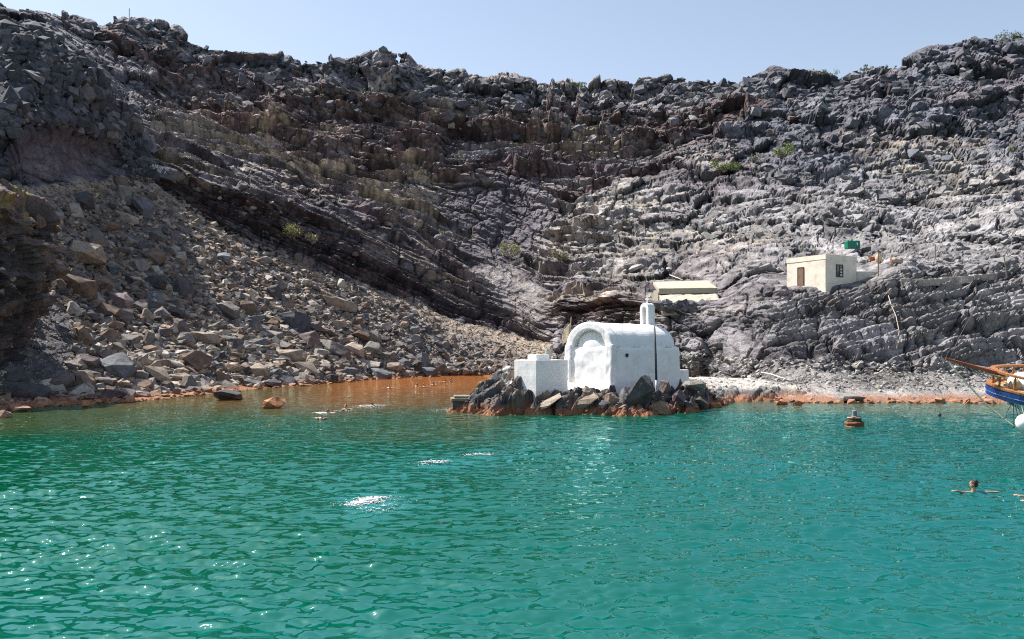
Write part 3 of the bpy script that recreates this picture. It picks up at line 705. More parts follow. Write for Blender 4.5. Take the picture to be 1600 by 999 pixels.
# the next biggest boulders of the scree, each its own object
def scree_at(x, y):
    c2 = float(np.interp(x, xs, lines[3][0])); c1 = float(np.interp(x, xs, lines[2][0]))
    return c2, c1
PALS = [(GREY, 'grey'), (GREY, 'grey'), (TAN, 'tan'), (BROWN, 'brown'), (PURP, 'purplish'), (DARK, 'dark'), (PALE, 'pale'), (BLUE, 'bluish'), (GREY, 'grey'), (BROWN, 'brown')]
KW = {'block': 'blocky', 'slab': 'flat', 'wedge': 'wedge shaped', 'round': 'rounded'}
def bare(x, y):   # the gravel patch under the spur, and the finer debris to the upper right
    return ((x-52)/66)**2+((y-530)/72)**2 < 1
tries = 0
extra = []
while len(extra) < 246 and tries < 60000:
    tries += 1
    x = rnd.uniform(30, 800); c2, c1 = scree_at(x, 0)
    y = c2+8+(c1+6-c2-8)*rnd.random()**0.8
    if bare(x, y): continue
    up = (y-c2)/max(c1-c2, 1)
    mx_ = (9+22*up)*(1 if x < 560 else max(0.35, 1-(x-560)/260))
    if x < 260: mx_ = max(mx_, 20)
    if len(extra) > 80: mx_ *= 0.74
    r = mx_*rnd.uniform(0.6, 1.0)*0.92
    if r < 4.2: continue
    if any((x-a)**2+((y-b)*1.25)**2 < ((r+c)*0.68)**2 for a, b, c in placed): continue
    placed.append((x, y, r)); extra.append((x, y, r))
used = {}
DIRS = ['right of', 'lower right of', 'below', 'lower left of', 'left of', 'upper left of', 'above', 'upper right of']
ORD = ['', 'second nearest ', 'third nearest ', 'fourth nearest ', 'fifth nearest ', 'sixth nearest ', 'seventh nearest ', 'eighth nearest ', 'ninth nearest ', 'tenth nearest ', 'eleventh nearest ', 'twelfth nearest ']
items = []
for (x, y, r) in extra:
    lx, ly, ls = min(named, key=lambda n: (n[0]-x)**2+(n[1]-y)**2)
    dk = int(round(math.degrees(math.atan2(y-ly, x-lx))/45)) % 8
    k = rnd.choices(['block', 'slab', 'wedge', 'round'], (5, 4, 3, 1))[0]
    col, cn = rnd.choice(PALS); items.append([math.hypot(x-lx, y-ly), x, y, r, k, col, cn, ls, dk])
items.sort(key=lambda t: t[0])
for (dd, x, y, r, k, col, cn, ls, dk) in items:
    key = (cn, KW[k], ls, dk); n_ = used.get(key, 0); used[key] = n_+1
    lab = ORD[n_]+cn+' '+KW[k]+' boulder '+DIRS[dk]+' '+ls
    f = rnd.uniform(0.85, 1.4); c_ = tuple(v*f for v in col)
    asp = {'block': rnd.uniform(.7, 1.0), 'slab': rnd.uniform(.35, .55), 'wedge': rnd.uniform(.5, .8), 'round': rnd.uniform(.75, .95)}[k]
    place(x, y, 2*r, 2*r*asp, k, c_, rnd.uniform(-18, 26), lab, SCG, surf(x, y+r*asp*0.3), rnd)

# ------------------------------------------------------------------ everything smaller: one mass of rubble
protos = []
for q in range(10):
    bm = hull_rock(100+q, 11+q % 4, 0.25*(q % 3), (1, 1, 1), 0.0, sub=False)
    bm.verts.index_update(); V = np.array([v.co[:] for v in bm.verts]); Fi = np.array([[v.index for v in f.verts] for f in bm.faces]); bm.free(); protos.append((V, Fi))
VV, FF, CCc = [], [], []; vo = 0
def add_rub(p, s, asp, col, r3, tiltx=0.0):
    global vo
    V, Fi = protos[r3.integers(len(protos))]
    e = Euler((r3.uniform(-.5, .5)+tiltx, r3.uniform(-.6, .6), r3.uniform(0, 6.28))).to_matrix(); R = np.array(e)
    d = np.array([s*r3.uniform(.8, 1.3), s*r3.uniform(.8, 1.3), s*asp])
    VV.append((V*d)@R.T+p); FF.append(Fi+vo); CCc.append(np.tile(np.array(col)*r3.uniform(.75, 1.3), (len(V), 1))); vo += len(V)
r3 = np.random.default_rng(77)
pal = np.array([GREY, TAN, TAN, BROWN, BROWN, DARK, GREY, PALE])*1.1
def on_ground(x, y): 
    Yd = surf(x, y, 1); return pix(x, y, Yd), Yd
cnt = 0
while cnt < 17000:
    x = r3.uniform(-4, 870); c2, c1 = scree_at(x, 0)
    y = c2+2+(c1+8-c2)*r3.random()
    up = (y-c2)/max(c1-c2, 1)
    g = bare(x, y); fineness = (0.5+0.85*up)*(1 if x < 480 else max(0.26, 1-(x-480)/290))
    spx = r3.choice([1.5, 2.4, 3.6, 5.2, 7.4], p=[.2, .26, .25, .18, .11])*fineness*(0.5 if g and r3.random() < .93 else 1.15)
    if g and spx > 2.2: spx = r3.uniform(.8, 2.0)
    p, Yd = on_ground(x, y)
    if Yd > 150: continue
    cnt += 1
    add_rub(p+np.array([0, -0.1*spx*Yd/F, 0.0]), spx*Yd/F, r3.uniform(.4, .9), pal[r3.integers(8)], r3)
# blocks lying on the hillside: pale and grey on the right, black lava along the ridge, stones on the beach
cnt = 0
while cnt < 1300:
    x = r3.uniform(900, 1600); y = r3.uniform(100, 430)
    top = float(np.interp(x, C7[:, 0], C7[:, 1]))
    if y < top+3: continue
    if x < 1180 and y < 330 and (y > 250 or r3.random() < .6) : continue
    if 1225 < x < 1420 and 385 < y < 445: continue
    if 1025 < x < 1140 and 428 < y < 478: continue
    k = r3.random(); spx = r3.choice([1.6, 2.6, 4.2, 6.5, 10], p=[.3, .3, .24, .12, .04])*(0.8+0.3*(y/400))
    p, Yd = on_ground(x, y); cnt += 1
    up = y < 265 and (x > 1100)
    col = (np.array((0.10, 0.105, 0.125)) if k < .62 else np.array((0.19, 0.192, 0.205)) if k < .9 else np.array((0.17, .12, .11))) if up else (np.array((0.22, 0.217, 0.215)) if k < .7 else np.array((0.13, 0.13, 0.14)))
    add_rub(p, spx*Yd/F, r3.uniform(.35, .8), col, r3)
cnt = 0
while cnt < 1500:
    x = r3.uniform(-2, 1602); top = float(np.interp(x, C7[:, 0], C7[:, 1])); y = top+1+abs(r3.normal())*34
    p, Yd = on_ground(x, y); cnt += 1
    if Yd < 120 and x > 230: continue
    spx = r3.choice([1.6, 2.6, 4.2, 6.5, 9], p=[.25, .3, .25, .15, .05])
    add_rub(p, spx*Yd/F, r3.uniform(.5, .95), (0.085, 0.088, 0.105) if r3.random() < .7 else (0.14, .138, .15), r3)
cnt = 0
while cnt < 700:
    x = r3.uniform(230, 1000); y = r3.uniform(130, 420)
    top = float(np.interp(x, C7[:, 0], C7[:, 1]))
    if y < top+20 or y > scree_at(x, 0)[0]-8: continue
    if ((x-790)/60)**2+((y-340)/70)**2 < 1: continue
    p, Yd = on_ground(x, y); cnt += 1
    spx = r3.choice([1.3, 2.0, 3.2, 5.0], p=[.35, .33, .22, .1])
    add_rub(p, spx*Yd/F, r3.uniform(.4, .85), (0.17, 0.14, 0.135) if r3.random() < .6 else (0.30, .27, .235), r3)
cnt = 0
while cnt < 2600:
    x = r3.uniform(1050, 1602); y = r3.uniform(545, 612)
    if y < scree_at(x, 0)[0]-6: continue
    p, Yd = on_ground(x, y); cnt += 1
    if Yd < 58: continue
    spx = r3.choice([1.0, 1.6, 2.4, 4.0], p=[.4, .33, .2, .07])*(1.5 if y < 575 else 1)
    add_rub(p, spx*Yd/F, r3.uniform(.4, .8), (0.27, .26, .24) if r3.random() < .7 else (0.2, .19, .19), r3)
cnt = 0
while cnt < 1500:      # jagged blocks of the near left cliff
    x = r3.uniform(-3, 235); ya = float(np.interp(x, C4[:, 0], C4[:, 1])); y = ya-6+abs(r3.normal())*75
    if y > scree_at(x, 0)[0]-4 or ((x-105)/85)**2+((y-250)/48)**2 < 1: continue
    p, Yd = on_ground(x, y); cnt += 1
    spx = r3.choice([2.2, 3.6, 5.5, 8.5, 13], p=[.25, .3, .25, .15, .05])
    add_rub(p+np.array([0, .25*spx*Yd/F, 0]), spx*Yd/F, r3.uniform(.6, 1.3), (0.075, 0.077, 0.09) if r3.random() < .75 else (.13, .125, .135), r3)
for k in range(110):   # rock piled against the foot of the hut
    x = r3.uniform(1026, 1135); y = r3.uniform(474, 484)
    add_rub(pix(x, y, 94.0), r3.choice([.2, .3, .45, .6]), .7, (0.12, .118, .125), r3)
cnt = 0
while cnt < 900:       # rust coated stones along the water line
    x = r3.uniform(0, 1600); cnt += 1
    yw = float(np.interp(x, C0[:, 0], C0[:, 1]))-r3.uniform(-1.5, 5)
    if 690 < x < 1160: continue
    Yd = 5200/max(yw-545, 20); p = pix(x, yw, Yd); p[2] = max(p[2], 0.02)
    add_rub(p, r3.choice([.1, .16, .28, .45], p=[.35, .35, .2, .1]), .6, (0.3, .2, .15), r3)
cnt = 0
while cnt < 900:      # broken stone over the islet
    x = r3.uniform(-4, 16); y = r3.uniform(49.8, 60); z = islet_z(x, y)
    if z < 0.05: continue
    cnt += 1
    if (0.9 < x < 12.6 and y > 52.3 and z > 1): continue
    add_rub(np.array([x, y, z]), r3.choice([.06, .1, .17, .26], p=[.35, .35, .22, .08])*(.6 if x < 1 else 1), .65, (0.2, .165, .14) if r3.random() < .6 else (0.11, .11, .115), r3)
me = mesh_np('rubble', np.concatenate(VV), np.concatenate([f for f in FF])) if len({f.shape[1] for f in FF}) == 1 else None
if me is None:
    raise RuntimeError('mixed faces')
add_col(me, np.concatenate(CCc)); rub = link('rubble', me, M_RUB)
tag(rub, 'loose broken lava stones scattered over the scree and slopes', 'rubble', kind='stuff')
# ------------------------------------------------------------------ buildings
def roughen(bm, amp, scale, maxlen=0.35, seed=1):
    bmesh.ops.triangulate(bm, faces=bm.faces)
    for _ in range(5):
        es = [e for e in bm.edges if e.calc_length() > maxlen]
        if not es: break
        bmesh.ops.subdivide_edges(bm, edges=es, cuts=1); bmesh.ops.triangulate(bm, faces=bm.faces)
    bmesh.ops.remove_doubles(bm, verts=bm.verts, dist=0.001); bm.normal_update()
    V = np.array([v.co[:] for v in bm.verts]); n = fbm(V+seed, scale, 3, seed)*amp
    for v, d in zip(bm.verts, n): v.co += v.normal*float(d)
def white_mat():
    m, nd, lk, bs = new_mat('whitewash')
    g = nd.new('ShaderNodeNewGeometry')
    n1 = N(nd, 'ShaderNodeTexNoise', Scale=0.9, Detail=9.0, Roughness=0.72); lk.new(g.outputs['Position'], n1.inputs['Vector'])
    mp = N(nd, 'ShaderNodeMapping'); mp.inputs['Scale'].default_value = (3.5, 3.5, 0.5); lk.new(g.outputs['Position'], mp.inputs['Vector'])
    n2 = N(nd, 'ShaderNodeTexNoise', Scale=1.0, Detail=8.0, Roughness=0.7); lk.new(mp.outputs[0], n2.inputs['Vector'])
    c1 = ramp(nd, lk, n1.outputs[0], [(0.3, (0.64, 0.635, 0.63)), (0.48, (0.78, 0.775, 0.765)), (0.7, (0.82, 0.815, 0.80))])
    c2 = ramp(nd, lk, n2.outputs[0], [(0.27, (0.62, 0.61, 0.6)), (0.42, (0.97, 0.97, 0.97)), (0.7, (1, 1, 1))])
    lk.new(mixc(nd, lk, 1.0, c1, c2, 'MULTIPLY'), bs.inputs['Base Color']); bs.inputs['Roughness'].default_value = 0.9; bs.inputs['Specular IOR Level'].default_value = 0.2
    n3 = N(nd, 'ShaderNodeTexNoise', Scale=3.0, Detail=4.0); lk.new(g.outputs['Position'], n3.inputs['Vector'])
    bp = N(nd, 'ShaderNodeBump', Strength=0.2, Distance=0.05); lk.new(n3.outputs[0], bp.inputs['Height']); lk.new(bp.outputs[0], bs.inputs['Normal'])
    return m
M_WHITE = white_mat()
M_DARKHOLE = plain('dark_opening', (0.03, 0.03, 0.032), 0.9)
M_GREYGREEN = plain('weathered_panel', (0.36, 0.37, 0.32), 0.8, var=0.3)
M_POLE = plain('dark_pole_paint', (0.05, 0.052, 0.055), 0.55, var=0.4, scale=14)
M_CLOTH = plain('bleached_cloth', (0.5, 0.42, 0.3), 0.95, var=0.35, scale=5)
M_WOODPOLE = plain('grey_wood', (0.2, 0.16, 0.12), 0.9, var=0.3, scale=10)
AL = rad(42)
BZ0 = 1.0
ch = empty('chapel', (6.44, 53.0, BZ0), (0, 0, AL))
tag(ch, 'small whitewashed barrel vaulted chapel with a bell tower standing on the islet', 'chapel')
WD, LN, EH = 4.1, 6.95, 4.12-BZ0
bm = bmesh.new(); box(bm, (0, 0, -0.8), (LN, WD, EH), 0.2)
for v in bm.verts:       # battered walls
    k = (EH-v.co.z)/EH*0.16
    v.co.x += -k if v.co.x < LN/2 else k; v.co.y += -k if v.co.y < WD/2 else k
roughen(bm, 0.09, 0.9, 0.3, 3); bm_obj('walls', bm, M_WHITE, ch, True)
def arch_profile(a, b, n=26): return [(WD/2-a*math.cos(math.pi*i/n), b*math.sin(math.pi*i/n)) for i in range(n+1)]
bm = bmesh.new()
for_x = [0.42, 1.5, 2.8, 4.2, 5.6, LN-0.75, LN-0.4, LN-0.22]
sc_x = [1, 1, 1, 1, 1, 1, 0.98, 0.93]
rings = []
for x, s_ in zip(for_x, sc_x):
    rings.append([bm.verts.new((x, WD/2+(y-WD/2)*s_, EH-0.02+z*s_)) for y, z in arch_profile(1.93, 1.60)])
for i in range(len(rings)-1):
    for k in range(len(rings[0])-1): bm.faces.new((rings[i][k], rings[i+1][k], rings[i+1][k+1], rings[i][k+1]))
bm.faces.new(rings[0]); bm.faces.new(rings[-1][::-1]); bm.faces.new([r[0] for r in rings]+[r[-1] for r in rings[::-1]])
roughen(bm, 0.06, 1.0, 0.35, 5); bm_obj('vault', bm, M_WHITE, ch, True)
bm = bmesh.new()
po, pi_ = arch_profile(2.04, 1.69), arch_profile(1.42, 1.16)
q = [[bm.verts.new((x, y, EH-0.05+z)) for y, z in pr] for x in (-0.06, 0.55) for pr in (po, pi_)]
n = len(po)
for k in range(n-1):
    bm.faces.new((q[0][k], q[0][k+1], q[1][k+1], q[1][k])); bm.faces.new((q[2][k], q[3][k], q[3][k+1], q[2][k+1]))
    bm.faces.new((q[0][k], q[2][k], q[2][k+1], q[0][k+1])); bm.faces.new((q[1][k], q[1][k+1], q[3][k+1], q[3][k]))
for k in (0, n-1): bm.faces.new((q[0][k], q[1][k], q[3][k], q[2][k]))
roughen(bm, 0.05, 0.7, 0.22, 6); bm_obj('arch_band', bm, M_WHITE, ch, True)
# the half dome under the arch
bm = bmesh.new()
bmesh.ops.create_uvsphere(bm, u_segments=28, v_segments=16, radius=1.0, matrix=Matrix.Translation((0.45, WD/2, EH-0.06)) @ Matrix.Diagonal((0.42, 1.38, 1.1, 1)))
bmesh.ops.delete(bm, geom=[v for v in bm.verts if v.co.z < EH-0.3], context='VERTS')
bm_obj('lunette', bm, M_WHITE, ch, True)
for y0_, y1_ in ((-0.06, 0.5), (WD-0.5, WD+0.06)):
    bm = bmesh.new(); box(bm, (-0.16, y0_, -0.8), (0.3, y1_, EH+0.16), 0.08)
    for v in bm.verts: v.co.x -= max(0, (EH-v.co.z)/EH)*0.18
    roughen(bm, 0.06, 0.6, 0.22, 8); bm_obj('pilaster', bm, M_WHITE, ch, True)
bm = bmesh.new(); lathe(bm, [(0.001, 0), (0.13, 0), (0.13, 0.05), (0.001, 0.05)], 14)
bm_obj('window_hole', bm, M_DARKHOLE, ch, False, (1.25, -0.075, EH-0.55), (rad(90), 0, 0))
bt = None
bm = bmesh.new(); TZ = 5.62-BZ0
tw = 0.36
for s_ in (-1, 1): box(bm, (6.0-tw, WD/2+s_*0.26-0.11, TZ-0.25), (6.0+tw, WD/2+s_*0.26+0.11, TZ+1.18), 0.02)
box(bm, (6.0-tw-.05, WD/2-0.44, TZ-0.3), (6.0+tw+.05, WD/2+0.44, TZ+0.06), 0.02)
prof = arch_profile(0.37, 0.42, 14); inn = arch_profile(0.15, 0.16, 14)
q = [[bm.verts.new((6.0+x, y, TZ+1.17+z)) for y, z in pr] for x in (-tw, tw) for pr in (prof, inn)]
for k in range(len(prof)-1):
    bm.faces.new((q[0][k], q[0][k+1], q[1][k+1], q[1][k])); bm.faces.new((q[2][k], q[3][k], q[3][k+1], q[2][k+1]))
    bm.faces.new((q[0][k], q[2][k], q[2][k+1], q[0][k+1])); bm.faces.new((q[1][k], q[1][k+1], q[3][k+1], q[3][k]))
for k in (0, len(prof)-1): bm.faces.new((q[0][k], q[1][k], q[3][k], q[2][k]))
bt = bm_obj('bell_tower', bm, M_WHITE, ch)
bm = bmesh.new(); box(bm, (-.04, -.04, 0), (.04, .04, .5), .008); box(bm, (-.035, -.17, .27), (.035, .17, .345), .008)
bm_obj('cross', bm, M_WHITE, bt, False, (6.0, WD/2, TZ+1.56))
bm = bmesh.new(); lathe(bm, [(.01, .22), (.05, .2), (.07, .1), (.11, 0), (.09, 0)], 14)
bm_obj('bell', bm, plain('bronze', (0.25, 0.17, 0.07), 0.4, 0.9), bt, True, (6.0, WD/2, TZ+0.85))
bm = bmesh.new(); box(bm, (-4.33, 2.55, -0.9), (-1.5, 4.6, 3.28-BZ0), 0.03); roughen(bm, 0.03, 0.8, 0.3, 9)
an = bm_obj('annex', bm, M_WHITE, ch, True)
for f in an.data.polygons: f.use_smooth = False
bm = bmesh.new(); box(bm, (-3.9, 3.0, 3.26-BZ0), (-2.75, 3.8, 3.62-BZ0), 0.03); bm_obj('roof_block', bm, M_WHITE, an)
bm = bmesh.new(); box(bm, (-2.3, 3.7, 3.26-BZ0), (-1.85, 3.85, 3.98-BZ0), 0.02); bm_obj('hatch', bm, M_GREYGREEN, an)
bm = bmesh.new(); box(bm, (LN+0.1, 0.55, -0.8), (LN+1.85, 1.3, 2.5-BZ0), 0.08); roughen(bm, 0.06, .6, .25, 10); bm_obj('side_bench', bm, M_WHITE, ch, True)
bm = bmesh.new()         # lime spilled over the rock at the foot
tube(bm, [(-0.45, -0.3, 0.3), (-0.42, 1.2, 0.25), (-0.4, 2.6, 0.3), (-0.4, 4.2, 0.45)], [0.3, 0.34, 0.3, 0.36], 10); roughen(bm, 0.3, 0.6, 0.15, 12)
bm_obj('plinth', bm, M_WHITE, ch, True)

# the dark pole before the chapel, the tattered flag behind it
o = empty('pole', (8.96, 52.0, 1.25)); tag(o, 'tall thin dark pole standing on the rocks in front of the chapel', 'pole')
bm = bmesh.new(); tube(bm, [(0.06, 0, 0.75), (0.02, 0, 2.4), (-0.06, 0, 4.15)], [0.075, 0.07, 0.06], 10); bm_obj('shaft', bm, M_POLE, o, True)
bm = bmesh.new(); tube(bm, [(0.08, 0, -0.5), (0.06, 0, 0.78)], [0.085, 0.082], 10); bm_obj('footing', bm, plain('galvanised', (0.4, 0.4, 0.4), 0.6, 0.3), o, True)
o = empty('flagpole', tuple(pix(889, 560, 57.2))); tag(o, 'leaning wooden flagpole with a tattered faded flag behind the chapel', 'flagpole')
bm = bmesh.new(); tube(bm, [(0, 0, -0.6), (0.03, 0, 1.3), (0.16, 0, 2.85)], [0.045, 0.04, 0.03], 8); bm_obj('pole', bm, M_WOODPOLE, o, True)
bm = bmesh.new()
gr = [[bm.verts.new((0.13-0.05*j-u*(0.55-abs(j-1.5)*0.08), 0.07*math.sin(u*5+j), 2.45-0.36*j-u*(0.45+0.1*math.sin(3*j)))) for u in (0, .2, .4, .6, .8, 1)] for j in range(4)]
for j in range(3):
    for i in range(5): bm.faces.new((gr[j][i], gr[j][i+1], gr[j+1][i+1], gr[j+1][i]))
fl = bm_obj('flag', bm, M_CLOTH, o, True); sm = fl.modifiers.new('thick', 'SOLIDIFY'); sm.thickness = 0.01

# concrete landing at the left tip of the islet
M_CONC = plain('weathered_concrete', (0.19, 0.17, 0.13), 0.95, var=0.4, scale=3, bump=0.5)
o = empty('landing_step', (-3.5, 52.9, 0), (0, 0, rad(6))); o.scale = (.85, .85, .7); tag(o, 'weathered concrete landing step at the left tip of the islet', 'landing step')
bm = bmesh.new(); box(bm, (-0.35, -0.5, -0.8), (1.3, 1.4, 0.95), 0.05); roughen(bm, 0.07, .5, .2, 20); bm_obj('block', bm, plain('shade_dark_concrete', (0.09, 0.08, 0.06), .9, var=.4, scale=3, bump=.5), o)  # shade on the block's front is put into this darker concrete colour
bm = bmesh.new(); box(bm, (-0.45, -0.62, 0.96), (1.25, 1.5, 1.22), 0.04); roughen(bm, 0.05, .5, .2, 21); bm_obj('slab', bm, M_CONC, o)
bm = bmesh.new(); box(bm, (-0.2, -0.4, 1.225), (1.35, 1.5, 1.42), 0.04); roughen(bm, 0.05, .5, .2, 22); bm_obj('slab', bm, M_CONC, o)

# flat roofed house on the terrace
M_CREAM = plain('cream_render', (0.74, 0.67, 0.56), 0.92, var=0.16, scale=1.3, bump=0.3)
M_WOODD = plain('door_wood', (0.21, 0.12, 0.08), 0.8, var=0.3)
M_FRAME = plain('window_frame_paint', (0.045, 0.032, 0.03), 0.6)
M_PANE = plain('window_pane', (0.03, 0.035, 0.04), 0.08, spec=0.6)
HA = rad(30)
hp = pix(1290, 440, 84.6)
hs = empty('house', tuple(hp), (0, 0, HA)); tag(hs, 'cream flat roofed house with brown door and small window on the rock terrace', 'house')
HW_, HL_, HH_ = 4.8, 5.0, 2.7        # along the window face (x), along the door face (y)
bm = bmesh.new(); box(bm, (0, 0, -1.2), (HW_, HL_, HH_), 0.03); roughen(bm, 0.03, .9, .5, 30)
wl = bm_obj('walls', bm, M_CREAM, hs)
bm = bmesh.new()
for lo, hi in (((-.035, -.035, HH_-.42), (HW_+.035, -.003, HH_+.08)), ((-.035, .0, HH_-.42), (-.003, HL_+.03, HH_+.08)), ((HW_+.003, 0, HH_-.42), (HW_+.035, HL_+.03, HH_+.08)), ((0.0, HL_+.003, HH_-.42), (HW_, HL_+.035, HH_+.08))): box(bm, lo, hi)
bm_obj('parapet', bm, M_CREAM, hs)
bm = bmesh.new(); box(bm, (-.03, 2.8, -0.2), (-.004, 3.5, 1.62)); dr = bm_obj('door', bm, M_WOODD, hs)
bm = bmesh.new(); box(bm, (-.05, 2.72, -0.2), (-.006, 2.795, 1.70)); box(bm, (-.05, 3.505, -0.2), (-.006, 3.58, 1.70)); box(bm, (-.05, 2.8, 1.625), (-.006, 3.5, 1.70)); bm_obj('door_frame', bm, M_FRAME, dr)
bm = bmesh.new(); ellipsoid(bm, (-.06, 3.38, .75), (.03, .03, .03), 8); bm_obj('handle', bm, M_POLE, dr)
bm = bmesh.new(); box(bm, (1.65, -.03, .6), (2.55, -.004, 1.75)); wn = bm_obj('window', bm, M_PANE, hs)
bm = bmesh.new()
for lo, hi in (((1.58, -.07, .53), (1.645, -.006, 1.82)), ((2.555, -.07, .53), (2.62, -.006, 1.82)), ((1.65, -.07, .53), (2.55, -.006, .6)), ((1.65, -.07, 1.75), (2.55, -.006, 1.82))): box(bm, lo, hi)
bm_obj('frame', bm, M_FRAME, wn)
bm = bmesh.new(); box(bm, (2.07, -.06, .605), (2.13, -.032, 1.745))
for z_ in (.87, 1.15, 1.44): box(bm, (2.135, -.055, z_), (2.545, -.033, z_+.04))
bm_obj('bars', bm, M_FRAME, wn)
bm = bmesh.new()
for k in range(3): box(bm, (2.2, -.045, .68+.29*k), (2.48, -.0315, .82+.29*k))
bm_obj('curtain', bm, M_WHITE, wn)
# wall and terrace beside the house
M_LIME = plain('pale_plaster', (0.55, 0.52, 0.46), 0.95, var=0.3, scale=1.1, bump=0.4, tint=(0.40, 0.30, 0.17))
rp = hp+np.array([HW_*math.cos(HA)+0.03, HW_*math.sin(HA), 0])
o = empty('terrace_wall', tuple(rp), (0, 0, rad(4))); tag(o, 'pale stained terrace wall running right from the house', 'wall')
bm = bmesh.new(); box(bm, (0.03, 0.0, -1.2), (4.4, 0.4, 1.25), .03); roughen(bm, .06, .7, .3, 33); bm_obj('wall', bm, M_LIME, o)
bm = bmesh.new(); box(bm, (0.05, -0.75, -1.2), (3.9, -0.01, 0.0), .03); roughen(bm, .05, .7, .3, 34); bm_obj('step', bm, M_WHITE, o)
def follow(name, pts, w, h, mat, label, cat, lift=0.0, seed=40):
    bm = bmesh.new(); P3 = [Vector(pix(x, y, surf(x, y)-0.1)) for x, y in pts]
    for a, b in zip(P3[:-1], P3[1:]):
        d = b-a; n_ = max(1, int(d.length/0.7))
        for i in range(n_):
            c = a+d*((i+.5)/n_); L_ = d.length/n_
            M = Matrix.Translation(c+Vector((0, 0, lift))) @ Matrix.Rotation(math.atan2(d.y, d.x), 4, 'Z')
            box(bm, (-L_*.53, -w*random.uniform(.4, .6), -0.5), (L_*.53, w*random.uniform(.4, .6), h*random.uniform(.75, 1.2)), .03, M)
    roughen(bm, .1, .5, .3, seed); o = bm_obj(name, bm, mat); tag(o, label, cat); return o
M_WALLST = plain('dry_stone', (0.33, 0.30, 0.27), .95, var=.4, scale=2, bump=.5)
follow('path_wall', [(1408, 439), (1440, 440), (1480, 438), (1520, 434), (1556, 430)], .4, .22, M_WALLST, 'long low pale stone wall along the rock terrace right of the house', 'wall')
# hut with the pale lean-to roof
M_ROOF = plain('pale_roof_render', (0.40, 0.365, 0.29), 0.9, var=0.12, scale=1.5, bump=0.2)
M_FASC = plain('shade_grey_fascia', (0.30, 0.28, 0.22), 0.9, var=0.2)  # shade under the roof edge put into the grey; hut walls share it
h0 = pix(1036, 470, 95.5); hu = empty('hut', tuple(h0), (0, 0, rad(3))); tag(hu, 'low hut with a pale sloping roof built into the rock above the chapel', 'hut')
bm = bmesh.new(); box(bm, (0.05, 2.4, -1), (6.0, 4.8, 1.35), .02); bm_obj('walls', bm, M_FASC, hu)
bm = bmesh.new()
vs = [bm.verts.new(v) for v in ((-.05, 1.7, 1.38), (6.25, 1.7, 1.50), (6.0, 4.6, 2.5), (-.02, 4.6, 2.32), (-.05, 1.7, .92), (6.25, 1.7, 1.02), (6.0, 4.6, 2.2), (-.02, 4.6, 2.0))]
for f in ((0, 1, 2, 3), (4, 7, 6, 5), (1, 5, 6, 2), (0, 3, 7, 4), (3, 2, 6, 7), (0, 4, 5, 1)): bm.faces.new([vs[i] for i in f])
roughen(bm, .05, .9, .35, 43); bm_obj('roof', bm, M_ROOF, hu)
bm = bmesh.new(); vs = [bm.verts.new(v) for v in ((-.05, 1.52, .80), (6.25, 1.52, .90), (6.25, 1.52, 1.36), (-.05, 1.52, 1.26), (-.05, 1.58, .80), (6.25, 1.58, .90), (6.25, 1.58, 1.36), (-.05, 1.58, 1.26))]
for f in ((0, 1, 2, 3), (4, 7, 6, 5), (0, 4, 5, 1), (3, 2, 6, 7), (0, 3, 7, 4), (1, 5, 6, 2)): bm.faces.new([vs[i] for i in f])
bm_obj('fascia', bm, M_FASC, hu)
hu.scale = (1.104,)*3
o = empty('bank_wall', tuple(h0+np.array([-0.25, 0, 0]))); o.scale = (1.104,)*3; tag(o, 'limewashed sloping retaining wall below the low hut', 'wall')
bm = bmesh.new(); vs = [bm.verts.new(v) for v in ((0, -.9, -.35), (6.1, -.7, -.3), (6.1, .9, .75), (0, .9, .62), (0, -.8, -1.6), (6.1, -.6, -1.6), (6.1, 1.4, .75), (0, 1.4, .62))]
for f in ((0, 1, 2, 3), (4, 7, 6, 5), (3, 2, 6, 7), (0, 3, 7, 4), (1, 5, 6, 2), (0, 4, 5, 1)): bm.faces.new([vs[i] for i in f])
roughen(bm, .14, .7, .25, 44); bm_obj('face', bm, plain('limewash', (0.47, 0.43, 0.35), .95, var=.25, scale=1.2, bump=.4, tint=(.36, .31, .2)), o, True)
# green tank above the house
M_GREEN = plain('green_paint', (0.01, 0.17, 0.115), 0.45, var=0.2)
gp = pix(1331, 389, surf(1331, 389)-3.2); gt = empty('water_tank', tuple(gp), (0, rad(-3), rad(8))); tag(gt, 'green ribbed water tank on the rocks above the house', 'water tank')
bm = bmesh.new(); box(bm, (-.8, -.45, 0), (.95, .45, 1.0), .1)
for k in range(5): box(bm, (-.66+.34*k, -.49, .08), (-.56+.34*k, .49, .94), .03)
bm_obj('tank', bm, M_GREEN, gt)
bm = bmesh.new(); box(bm, (.42, -.51, .4), (.56, -.492, .72)); bm_obj('label_plate', bm, M_WHITE, gt)
bm = bmesh.new(); lathe(bm, [(.16, 0), (.16, .1), (.12, .12)], 14); bm_obj('cap', bm, M_GREEN, gt, False, (0, 0, 1.0))
